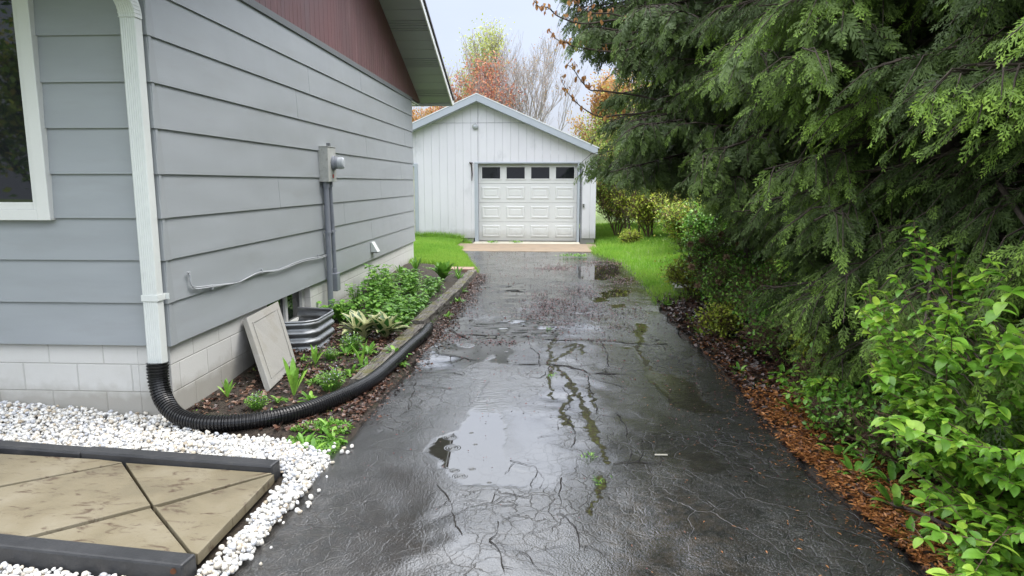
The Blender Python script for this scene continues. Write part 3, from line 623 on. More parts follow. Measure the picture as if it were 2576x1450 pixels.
# corrugated drain pipe
def bez(pts, n):
    P = np.array(pts, float); t = np.linspace(0, len(P)-1, n); out_ = []
    for u in t:
        i = min(int(u), len(P)-2); f = u-i; p0, p1, p2, p3 = P[max(i-1, 0)], P[i], P[i+1], P[min(i+2, len(P)-1)]
        out_.append(.5*((2*p1)+(-p0+p2)*f+(2*p0-5*p1+4*p2-p3)*f*f+(-p0+3*p1-3*p2+p3)*f**3))
    return np.array(out_)
pc = bez([(-2.772, 4.555, .44), (-2.765, 4.54, .30), (-2.70, 4.49, .17), (-2.55, 4.42, .085), (-2.28, 4.38, .064), (-1.95, 4.50, .066), (-1.70, 4.80, .067), (-1.50, 5.35, .065), (-1.435, 6.0, .065), (-1.40, 6.7, .065), (-1.365, 7.15, .065), (-1.375, 7.55, .06), (-1.40, 7.8, .05)], 900)
sg = np.linalg.norm(np.diff(pc, axis=0), axis=1).cumsum(); sg = np.concatenate([[0], sg]); nn = int(sg[-1]/.0044); tt = np.linspace(0, sg[-1], nn)
pc = np.stack([np.interp(tt, sg, pc[:, k]) for k in range(3)], -1); ph = (tt/.0215) % 1; rad = .058-.0075*(np.abs(ph-.5) < .2); rad *= np.interp(np.arange(len(rad)), [0, 30, 110], [1.28, 1.25, 1.0]); rad[-60:] *= np.linspace(1, .55, 60)
mb = MB(); mb.tube([tuple(p) for p in pc], list(rad), 20); o = mb.build('drain_pipe', M['black_pipe'], smooth=False); tag(o, 'long black corrugated drain pipe curving from the downspout along the flower bed', 'drain pipe')

# electric meter
em = empty('electric_meter', (-2.70, 8.1, 1.7)); tag(em, 'grey metal electric meter box with round glass meter and twin conduits on the siding', 'electric meter')
def E_(o): return P_(o, em, (-2.70, 8.1, 1.7))
mb = MB(); mb.box(-2.725, -2.60, 7.98, 8.28, 1.71, 2.115); mb.box(-2.725, -2.592, 7.972, 8.288, 2.115, 2.122); bx = E_(mb.build('box', M['box_grey'], bevel=.004))
mb = MB(); mb.box(-2.5995, -2.597, 8.13, 8.17, 1.755, 1.80); mb.build('label', M['red'], bx).matrix_parent_inverse = Matrix.Identity(4)
mb = MB(); mb.box(-2.64, -2.60, 8.06, 8.09, 2.12, 2.16); mb.build('latch', M['trim_dark'], bx)
mb = MB(); mb.tube([(-2.60, 8.16, 1.93), (-2.572, 8.16, 1.93)], .085, 24); mb.tube([(-2.575, 8.16, 1.93), (-2.53, 8.16, 1.93)], .068, 24); mr_ = E_(mb.build('meter', M['conduit'], smooth=False, bevel=.004))
mb = MB(); mb.tube([(-2.531, 8.16, 1.93), (-2.50, 8.16, 1.93), (-2.475, 8.16, 1.93), (-2.462, 8.16, 1.93)], [.072, .072, .068, .05], 24); mb.build('meter_glass', M['clear'], mr_, smooth=False)
mb = MB(); mb.tube([(-2.66, 8.05, 1.71), (-2.66, 8.05, 1.64)], .040, 16); mb.tube([(-2.66, 8.05, 1.64), (-2.66, 8.05, -.02)], .033, 16); mb.tube([(-2.66, 8.05, 1.12), (-2.66, 8.05, 1.10)], .040, 16); E_(mb.build('conduit', M['conduit'], smooth=False))
mb = MB(); mb.tube([(-2.66, 8.20, 1.71), (-2.66, 8.20, 1.65)], .034, 14); mb.tube([(-2.66, 8.20, 1.65), (-2.66, 8.24, 1.2), (-2.66, 8.26, .64)], .025, 14); mb.box(-2.70, -2.64, 8.17, 8.31, 1.10, 1.125); E_(mb.build('conduit', M['conduit']))
mb = MB(); mb.box(-2.71, -2.615, 8.20, 8.33, .37, .60); mb.tube([(-2.66, 8.26, .60), (-2.66, 8.26, .66)], .030, 14); E_(mb.build('junction_box', M['conduit'], bevel=.012))
# cable stapled across the siding
def SX(px, py, dx=.0): a = PX(px, py, -2.69); z = a[2]; f = 0; return (-2.688+dx, a[1], z)
cb = [(470, 685), (476, 692), (478, 712), (490, 722), (520, 720), (560, 716), (600, 710), (640, 690), (660, 684), (700, 678), (760, 655), (800, 647), (822, 640), (834, 625), (836, 590)]
cc = bez([SX(*q, dx=.002) for q in cb], 90); mb = MB(); mb.tube([tuple(p) for p in cc], .0055, 6); c2 = cc[4:78]+np.array([.006, 0, -.014])*(.5+.6*np.sin(np.linspace(0, 9, 74)))[:, None]; mb.tube([tuple(p) for p in c2], .0048, 6)
o = mb.build('wall_cable', M['cable'], smooth=True); tag(o, 'two thin painted cables sagging along the siding towards the meter', 'cable')
mb = MB()
for q in [(533, 722), (658, 682), (800, 645), (476, 690)]: a = SX(*q); mb = MB(); mb.box(a[0]-.01, a[0]+.009, a[1]-.006, a[1]+.006, a[2]-.022, a[2]+.018); mb.build('clip', M['cable'], o, bevel=.002)
# dryer vent
vt = MB(); yv, zv = 10.15, .66; vt.prism([(-2.705, yv, zv-.0), (-2.705, yv, zv+.15), (-2.685, yv, zv+.15), (-2.60, yv, zv)], (0, .16, 0)); o = vt.build('wall_vent', M['downspout'], bevel=.003)
tag(o, 'small pale metal hooded vent low on the side wall beyond the meter', 'vent'); mb = MB(); mb.box(-2.70, -2.61, yv+.01, yv+.15, zv-.012, zv-.001); mb.build('flap', M['dark'], o)

# window well
wl = empty('window_well', (-2.5, 6.8, 0)); tag(wl, 'corrugated galvanised steel window well standing in the bed against the basement window', 'window well')
prof = []
cor = .16
ctr = [(-2.74, 6.33), (-2.52, 6.40)]+[(-2.30-cor+cor*math.sin(a), 6.42+cor-cor*math.cos(a)) for a in np.linspace(.3, PI/2, 7)]+[(-2.30, 6.80)]+[(-2.30-cor+cor*math.cos(a), 7.14-cor+cor*math.sin(a)) for a in np.linspace(0, PI/2, 7)]+[(-2.6, 7.16), (-2.74, 7.18)]
ctr = bez([(a, b, 0) for a, b in ctr], 90)[:, :2]; tn = np.gradient(ctr, axis=0); nr_ = np.stack([tn[:, 1], -tn[:, 0]], -1); nr_ /= np.linalg.norm(nr_, axis=1)[:, None]
zsn = np.linspace(-.06, .345, 60); off = .016*np.sin((zsn+.06)/.405*2*PI*4.5)
V = []
for side, th in ((0, 0), (1, -.006)):
    for z_, o_ in zip(zsn, off):
        for k in range(len(ctr)): V.append((*(ctr[k]+nr_[k]*(o_+th)), z_))
n = len(ctr); m_ = len(zsn); F = []
for s_ in (0, 1):
    for i in range(m_-1):
        for k in range(n-1):
            a = s_*n*m_+i*n+k; F.append((a, a+1, a+n+1, a+n) if s_ == 0 else (a, a+n, a+n+1, a+1))
mb = MB(); mb.add(V, F); P_(mb.build('shell', M['galv'], smooth=True), wl, (-2.5, 6.8, 0))
mb = MB(); mb.tube([(ctr[k][0]-.002, ctr[k][1], .35) for k in range(n)], .013, 8); P_(mb.build('rolled_rim', M['galv'], smooth=True), wl, (-2.5, 6.8, 0))

# leaning slab
A = np.array; BL, TL, TR, BR = A((-2.27, 5.27, .03)), A((-2.675, 5.79, .52)), A((-2.675, 6.50, .545)), A((-2.33, 6.02, .04))
nrm = np.cross(BR-BL, TL-BL); nrm /= np.linalg.norm(nrm); nrm = nrm if nrm[0] > 0 else -nrm
mb = MB(); mb.prism([tuple(p) for p in (BL, BR, TR, TL)], tuple(-nrm*.055)); sb = mb.build('concrete_slab', M['concrete'], bevel=.006); tag(sb, 'square grey concrete slab leaning against the block foundation beside the window well', 'slab')
mb = MB()
def quadp(u, v): return BL*(1-u)*(1-v)+BR*u*(1-v)+TR*u*v+TL*(1-u)*v
for i0, i1 in ((.10, .115),):
    for (a, b, c, d_) in ((i0, i0, 1-i0, i1), (i0, 1-i1, 1-i0, 1-i0), (i0, i1, i1, 1-i1), (1-i1, i1, 1-i0, 1-i1)):
        mb.prism([tuple(quadp(a, b)+nrm*.001), tuple(quadp(c, b)+nrm*.001), tuple(quadp(c, d_)+nrm*.001), tuple(quadp(a, d_)+nrm*.001)], tuple(nrm*.003))
mb.build('moulded_rim', M['concrete'], sb)

# old sleepers edging the bed
def timber(name, a, b, w, z0, z1, mat, label, cat, group=None, jit=.0, bev=.006, cuts=24):
    a = Vector((*a, 0)); b = Vector((*b, 0)); t = (b-a).normalized(); s_ = Vector((t.y, -t.x, 0)); L = (b-a).length
    V = []; F = []; random.seed(int(L*1000)); nc = cuts if jit else 1
    sec = [(-.5, 0), (-.5, .5), (-.5, 1), (-.17, 1), (.17, 1), (.5, 1), (.5, .5), (.5, 0)] if jit else [(-.5, 0), (-.5, 1), (.5, 1), (.5, 0)]
    for i in range(nc+1):
        for (u, v) in sec:
            j = (random.random()-.5)*jit; p = a+t*(L*i/nc)+s_*(u*w+j)+Vector((0, 0, z0+(z1-z0)*v+(random.random()-.7)*jit))
            V.append(tuple(p))
    n = len(sec)
    for i in range(nc):
        for k in range(n): F.append((i*n+k, i*n+(k+1) % n, (i+1)*n+(k+1) % n, (i+1)*n+k))
    F += [tuple(range(n))[::-1], tuple(range(nc*n, (nc+1)*n))]
    m_ = MB(); m_.add(V, F); o = m_.build(name, mat, bevel=bev); tag(o, label, cat, group); return o
SG = 'weathered sleepers edging the flower bed'
timber('railway_sleeper', (-1.575, 5.38), (-1.50, 7.68), .14, -.02, .098, M['sleeper'], 'nearest weathered sleeper, its mossy end behind the black drain pipe', 'sleeper', SG, .016)
timber('railway_sleeper', (-1.515, 7.62), (-1.42, 10.1), .16, .01, .135, M['sleeper'], 'middle weathered sleeper with patches of moss, its end lapping over the nearest one', 'sleeper', SG, .016)
timber('railway_sleeper', (-1.43, 10.13), (-1.42, 12.35), .15, .0, .125, M['sleeper'], 'farthest weathered sleeper, ending at the reddish boards by the lawn', 'sleeper', SG, .016)
# reddish boards closing the bed
mb = MB(); mb.box(-2.70, -1.43, 12.46, 12.82, .04, .12); o = mb.build('garden_board', mat_paint('reddish_board', (.33, .22, .17), .7, 6, .15, (.4, 1, 1)), bevel=.008); tag(o, 'pale reddish board step crossing the far end of the flower bed', 'board')

# patio edging and pavers
BG = 'black timbers framing the paved pad'
timber('edging_timber', (-5.2, 4.115), (-2.83, 3.83), .10, -.02, .085, M['black_timber'], 'black edging timber at the back of the pad, running out of the left edge', 'edging timber', BG, 0, .012)
timber('edging_timber', (-2.825, 3.83), (-1.58, 3.685), .10, -.02, .092, M['black_timber'], 'short black edging timber at the back of the pad, nearest the driveway', 'edging timber', BG, 0, .012)
timber('edging_timber', (-4.2, 2.98), (-1.545, 2.655), .10, -.04, .092, M['black_timber'], 'black edging timber in front of the pad with a brown knot in its end', 'edging timber', BG, 0, .012)
kn = bpy.data.objects['edging_timber.002']; mb = MB(); mb.tube([(-1.5925, 2.608, .062), (-1.592, 2.6055, .062)], .013, 12); mb.build('knot', M['needle'], kn)
def pg(*pts): return [np.array(G(x, y, .06)) for x, y in pts]
C_ = (385, 1270)
PV = [(pg((315, 1160), (685, 1187), (385, 1268)), 'triangular tan paver behind the joint crossing, its long side along the back timber'),
      (pg((690, 1190), (585, 1298), (398, 1272)), 'narrow tan paver at the driveway side between two diagonal joints, chipped along its lower edge'),
      (pg((585, 1300), (497, 1395), (480, 1388), (388, 1273)), 'tan corner paver nearest the front timber end, its broken edge beside the white pebbles'),
      (pg((380, 1274), (472, 1385), (60, 1352)), 'triangular tan paver with muddy smears, behind the front timber'),
      (pg((308, 1162), (380, 1268), (50, 1352), (-60, 1345), (-60, 1238), (0, 1222)), 'large kite shaped tan paver in the middle of the pad'),
      (pg((-60, 1138), (250, 1154), (308, 1160), (0, 1219), (-60, 1233)), 'tan paver at the upper left of the pad under the back timber')]
for k, (pts, lab) in enumerate(PV):
    c_ = sum(pts)/len(pts); tp = [(p+(c_-p)*.005) for p in pts]; zt = .050+.004*(k % 3)
    mb = MB(); mb.prism([(p[0], p[1], zt+.004*math.sin(k*3+i)) for i, p in enumerate(tp)], (0, 0, -.055)); o = mb.build('paver', M['paver'], bevel=.004); tag(o, lab, 'paver', 'tan pavers of the pad')
mb = MB(); mb.prism([(-4.9, 2.95, -.02), (-1.62, 2.70, -.02), (-1.62, 3.70, -.02), (-4.9, 4.05, -.02)], (0, 0, -.02)); o = mb.build('pad_bed', M['ground']); tag(o, kind='structure')

# half sunk stone block at the right
mb = MB(); mb.prism([(1.93, 10.5, .10), (2.4, 10.45, .11), (2.42, 11.2, .10), (1.98, 11.3, .09)], (0, 0, -.14)); o = mb.build('stone_block', M['concrete'], bevel=.012); tag(o, 'grey stone block half hidden by weeds at the lawn end beside the driveway', 'stone block')

# ------------------------------------------------------------------ garage
GY, GL, GR, PKX, PKZ, GS = 19.65, -5.43, 1.29, -2.07, 4.12, .437
gar = empty('garage', (PKX, GY, 0)); tag(gar, 'white board garage with gable roof and panelled overhead door at the end of the driveway', 'garage')
def GG(o): return P_(o, gar, (PKX, GY, 0))
def gtop(x): return PKZ-.19-GS*abs(x-PKX)
D0, D1, DZ = -2.17, .83, 2.235
mb = MB(); x = GL
while x < GR-.01:
    x2 = min(x+.226, GR)
    for a, b in ([(x, x2)] if not (x < PKX < x2) else [(x, PKX-.002), (PKX+.002, x2)]):
        a_, b_ = a+.0022, b-.0022
        segs = []
        zb = .12
        if a_ >= D0 and b_ <= D1+.1: zb = DZ+.0
        elif a_ < D0 < b_: mb.prism([(a_, GY, .12), (D0, GY, .12), (D0, GY, DZ), (a_, GY, DZ)], (0, .03, 0)); zb = DZ
        elif a_ < D1 < b_: mb.prism([(D1, GY, .12), (b_, GY, .12), (b_, GY, DZ), (D1, GY, DZ)], (0, .03, 0)); zb = DZ
        elif a_ < -3.80 < b_: mb.prism([(-3.80, GY, .12), (b_, GY, .12), (b_, GY, 2.24), (-3.80, GY, 2.24)], (0, .03, 0)); zb = 2.24
        elif a_ < -3.82: zb = 2.24 if a_ > -4.9 else .12
        h = 3.365
        for lo, hi in ((zb, h-.005), (h+.005, 9)):
            ta, tb = min(hi, gtop(a_)), min(hi, gtop(b_))
            if ta > lo+.01 or tb > lo+.01: mb.prism([(a_, GY, lo), (b_, GY, lo), (b_, GY, max(lo, tb)), (a_, GY, max(lo, ta))], (0, .03, 0))
    x = x2
GG(mb.build('wall', M['garage_white'], bevel=0))
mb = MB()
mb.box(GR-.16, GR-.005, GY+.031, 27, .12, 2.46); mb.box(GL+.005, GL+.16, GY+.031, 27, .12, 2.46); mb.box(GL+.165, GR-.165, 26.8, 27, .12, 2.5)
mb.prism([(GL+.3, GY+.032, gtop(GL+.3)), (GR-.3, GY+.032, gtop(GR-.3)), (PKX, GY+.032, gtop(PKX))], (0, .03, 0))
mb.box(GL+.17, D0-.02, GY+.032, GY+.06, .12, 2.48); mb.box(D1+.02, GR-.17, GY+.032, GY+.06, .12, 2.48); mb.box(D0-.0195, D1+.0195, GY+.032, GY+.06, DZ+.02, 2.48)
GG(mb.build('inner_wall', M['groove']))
for xa_, xb_ in ((GL+.04, D0-.03), (D1+.03, GR-.03)): mb = MB(); mb.box(xa_, xb_, GY+.03, GY+.25, -.25, .118); GG(mb.build('foundation', M['concrete'], bevel=.005))
mb = MB(); mb.box(D0+.0, D1+.0, 18.86, 19.72, -.1, .018); GG(mb.build('door_sill', M['sill'], bevel=.005))
mb = MB()
for sx in (-1, 1):
    xe = PKX+sx*3.41; mb.prism([(PKX, GY-.26, PKZ-.02), (PKX, GY-.26, PKZ+.015), (xe, GY-.26, PKZ+.015-GS*3.41), (xe, GY-.26, PKZ-.02-GS*3.41)], (0, 7.9, 0))
GG(mb.build('roof', M['shingle']))
mb = MB()
for sx in (-1, 1):
    xe = PKX+sx*3.37; mb.prism([(PKX+sx*.001, GY-.285, PKZ-.185), (PKX+sx*.001, GY-.285, PKZ), (xe, GY-.285, PKZ-GS*3.37), (xe, GY-.285, PKZ-.185-GS*3.37)], (0, .022, 0))
    mb.prism([(PKX+sx*.001, GY-.262, PKZ-.2), (PKX+sx*.001, GY-.262, PKZ-.19), (xe, GY-.262, PKZ-.19-GS*3.37), (xe, GY-.262, PKZ-.2-GS*3.37)], (0, .27, 0))
GG(mb.build('fascia', M['garage_trim'], bevel=.004))
mb = MB()
for sx in (-1, 1):
    xe = PKX+sx*3.41; mb.prism([(PKX+sx*.001, GY-.295, PKZ+.002), (PKX+sx*.001, GY-.295, PKZ+.03), (xe, GY-.295, PKZ+.03-GS*3.41), (xe, GY-.295, PKZ+.002-GS*3.41)], (0, .04, 0))
GG(mb.build('drip_edge', M['white']))
mb = MB(); mb.box(D0, D0+.10, GY-.02, GY+.20, .0, DZ); mb.box(D1-.07, D1, GY-.02, GY+.20, .0, DZ); mb.box(D0, D1, GY-.025, GY+.20, DZ-.0, DZ+.045); GG(mb.build('door_frame', M['garage_trim'], bevel=.006))
# overhead door: four sections, raised panels
gd = empty('garage_door', (0, 0, 0)); gd.parent = gar; gd.matrix_parent_inverse = Matrix.Translation((-PKX, -GY, 0))
a0, a1, zb, zt = D0+.105, D1-.075, .03, 2.225; hs = (zt-zb)/4; ws = (a1-a0)/4; yd = GY+.13
for r in range(4):
    mb = MB(); z0 = zb+hs*r; mb.box(a0, a1, yd, yd+.04, z0+.004, z0+hs-.004)
    for c in range(4):
        xa = a0+ws*c+ws*.12; xb = a0+ws*(c+1)-ws*.12
        if r == 3: continue
        za, zc = z0+hs*.19, z0+hs*.83
        for (s0, s1, ya, yb) in ((.0, .028, 0, -.014), (.05, .075, .0, .0)):
            pass
        o0 = [(xa, za), (xb, za), (xb, zc), (xa, zc)]; ins = lambda q, e: [(q[0][0]+e, q[0][1]+e), (q[1][0]-e, q[1][1]+e), (q[2][0]-e, q[2][1]-e), (q[3][0]+e, q[3][1]-e)]
        rings = [(o0, yd-.001), (ins(o0, .018), yd-.018), (ins(o0, .045), yd-.018), (ins(o0, .085), yd-.004), (ins(o0, .095), yd-.016)]
        V = [(p[0], y_, p[1]) for q, y_ in rings for p in q]; F = [(i*4+k, i*4+(k+1) % 4, (i+1)*4+(k+1) % 4, (i+1)*4+k) for i in range(len(rings)-1) for k in range(4)]+[(16, 17, 18, 19)]
        mb.add(V, F)
    o = mb.build('door_section', M['garage_door'], gd, bevel=.002)
for c in range(4):
    xa = a0+ws*c+ws*.14; xb = a0+ws*(c+1)-ws*.12; z0 = zb+hs*3; za, zc = z0+hs*.25, z0+hs*.84
    mb = MB(); mb.box(xa-.03, xb+.03, yd-.018, yd-.001, za-.03, za); mb.box(xa-.03, xb+.03, yd-.018, yd-.001, zc, zc+.03); mb.box(xa-.03, xa, yd-.018, yd-.001, za, zc); mb.box(xb, xb+.03, yd-.018, yd-.001, za, zc)
    wn = mb.build('window', M['garage_door'], gd, bevel=.003); mb = MB(); mb.box(xa, xb, yd-.008, yd-.002, za, zc); mb.build('pane', M['glass'], wn)
# side door at the left, light, outlet, iron bracket
mb = MB(); mb.box(-4.85, -3.905, GY+.03, GY+.12, .06, 2.15); GG(mb.build('side_door', mat_paint('cream_door', (.60, .58, .46), .5, 3, .05), bevel=.01))
mb = MB(); mb.box(-3.90, -3.80, GY-.025, GY+.13, .03, 2.24); mb.box(-4.95, -3.90, GY-.025, GY+.13, 2.15, 2.24); mb.box(-4.95, -4.86, GY-.025, GY+.13, .03, 2.15); GG(mb.build('side_door_frame', M['garage_trim'], bevel=.006))
mb = MB(); mb.tube([(-2.14, GY, 3.26), (-2.14, GY-.03, 3.26)], .085, 20); wlt = GG(mb.build('wall_light', M['box_grey'], bevel=.004)); mb = MB(); mb.tube([(-2.13, GY-.03, 3.26), (-2.13, GY-.07, 3.255), (-2.13, GY-.09, 3.25)], [.065, .062, .03], 18); mb.build('lamp', M['clear'], wlt)
mb = MB(); mb.box(.905, .975, GY-.035, GY, .99, 1.11); oo = GG(mb.build('outlet', M['box_grey'], bevel=.005)); mb = MB(); mb.box(.92, .96, GY-.04, GY-.0352, 1.06, 1.09); mb.box(.92, .96, GY-.04, GY-.0352, 1.01, 1.04); mb.build('socket', M['dark'], oo)
mb = MB(); mb.tube([(-2.245, GY-.02, 1.75), (-2.235, GY-.03, 1.95), (-2.25, GY-.03, 2.2), (-2.30, GY-.05, 2.28)], [.008, .016, .02, .015], 6); mb.box(-2.31, -2.22, GY-.04, GY-.003, 2.24, 2.265); GG(mb.build('bracket', M['rust']))
# ------------------------------------------------------------------ foliage tools
def spray_template(sec=True, nb=13, seed=0):
    r = np.random.default_rng(seed); V = []; F = []; tip = []
    def piece(a, b, w):
        a, b = np.array(a, float), np.array(b, float); d_ = b-a; l = np.hypot(*d_[:2]); n_ = np.array([-d_[1], d_[0]])/max(l, 1e-6)*w/2; m_ = a+d_*.55
        i = len(V); V.extend([a, [m_[0]+n_[0], m_[1]+n_[1]], b, [m_[0]-n_[0], m_[1]-n_[1]]]); F.append((i, i+1, i+2, i+3))
        for p in ((a), (m_), (b), (m_)): tip.append(min(1, np.hypot(p[0], p[1])))
    piece((0, 0), (0, 1), .03 if sec else .06)
    for k in range(nb):
        t = .08+.86*k/(nb-1)+r.uniform(-.02, .02); s_ = 1 if k % 2 else -1; an = R(r.uniform(26, 42)); L = (.40*(1-t)**.8+.10)*r.uniform(.7, 1.2)
        a = (0, t); b = (s_*math.sin(an)*L, t+math.cos(an)*L); piece(a, b, .05 if sec else .10)
        if sec:
            for q in range(3):
                u = .3+.22*q; s2 = 1 if q % 2 else -1; an2 = math.atan2(b[0], b[1]-t)+s2*R(40); l2 = L*.42*(1.15-u)
                c = (a[0]+(b[0]-a[0])*u, a[1]+(b[1]-a[1])*u); piece(c, (c[0]+math.sin(an2)*l2, c[1]+math.cos(an2)*l2), .042)
    V = np.array([[p[0], p[1], 0] for p in V]); V[:, 2] = -.22*V[:, 1]**2-.25*np.abs(V[:, 0])**1.3+.02*np.sin(V[:, 0]*31+V[:, 1]*17)
    return V, np.array(F), np.array(tip)
SPR = [[spray_template(True, 11, k) for k in range(4)], [spray_template(False, 11, k+9) for k in range(4)]]
def seg_mesh(P0, P1, r0, r1, n=4):
    P0, P1 = np.asarray(P0, float), np.asarray(P1, float); d_ = norm(P1-P0); up = np.where(np.abs(d_[:, 2:3]) < .9, np.array([[0, 0, 1.]]), np.array([[1., 0, 0]]))
    a = norm(np.cross(d_, up)); b = np.cross(d_, a); V = []
    for P, r in ((P0, r0), (P1, r1)):
        for k in range(n): an = 2*PI*k/n; V.append(P+(a*math.cos(an)+b*math.sin(an))*np.asarray(r)[:, None])
    V = np.stack(V, 1); N_ = len(P0); F = np.array([(k, (k+1) % n, n+(k+1) % n, n+k) for k in range(n)]); F = F[None]+(np.arange(N_)*2*n)[:, None, None]
    return V.reshape(-1, 3), F.reshape(-1, 4)
def leaves(pos, az, e0, L, Wd, droop, prof='oval', fold=.25, nseg=5, var=None, twist=0.):
    n = len(pos); pos = np.asarray(pos, float); az, e0, L, Wd, droop = [np.broadcast_to(np.asarray(q, float), (n,)) for q in (az, e0, L, Wd, droop)]
    t = np.linspace(0, 1, nseg+1); e = e0[:, None]-droop[:, None]*t[None]; st = L[:, None]/nseg
    hx = np.concatenate([np.zeros((n, 1)), np.cumsum(np.cos((e[:, 1:]+e[:, :-1])/2)*st, 1)], 1); hz = np.concatenate([np.zeros((n, 1)), np.cumsum(np.sin((e[:, 1:]+e[:, :-1])/2)*st, 1)], 1)
    ca, sa = np.cos(az)[:, None], np.sin(az)[:, None]
    C0 = np.stack([pos[:, 0:1]+hx*ca, pos[:, 1:2]+hx*sa, pos[:, 2:3]+hz], -1)
    w = {'oval': np.sin(PI*np.clip(t, 0.0, 1)**.75)**.8, 'lance': np.sin(PI*t**1.4)**.8+.05, 'blade': (1-t)**.6+.03, 'stalk': np.where(t < .35, .06, np.sin(PI*np.clip((t-.35)/.65, 0, 1)**.7)**.8)}[prof]
    tw = np.broadcast_to(twist, (n,)) if np.ndim(twist) else np.full(n, twist)
    up = np.stack([-np.sin(e)*ca, -np.sin(e)*sa, np.cos(e)], -1); sd_ = np.stack([-sa+0*e, ca+0*e, 0*e], -1)
    sd2 = sd_*np.cos(tw)[:, None, None]+up*np.sin(tw)[:, None, None]; up2 = up*np.cos(tw)[:, None, None]-sd_*np.sin(tw)[:, None, None]
    ww = (Wd[:, None]/2*w[None])[..., None]
    A_ = C0+sd2*ww+up2*ww*fold; B_ = C0-sd2*ww+up2*ww*fold
    V = np.stack([A_, C0, B_], 2).reshape(n, -1, 3); F = []
    for i in range(nseg): F += [(i*3, i*3+1, i*3+4, i*3+3), (i*3+1, i*3+2, i*3+5, i*3+4)]
    F = np.array(F)[None]+(np.arange(n)*V.shape[1])[:, None, None]
    v = rnd(n) if var is None else np.asarray(var); vv = np.repeat(v, V.shape[1]); v2 = np.tile(np.tile([1, 0, 1], nseg+1), n).astype(float)
    v2 = v2*1.0; return V.reshape(-1, 3), F.reshape(-1, 4), vv, v2

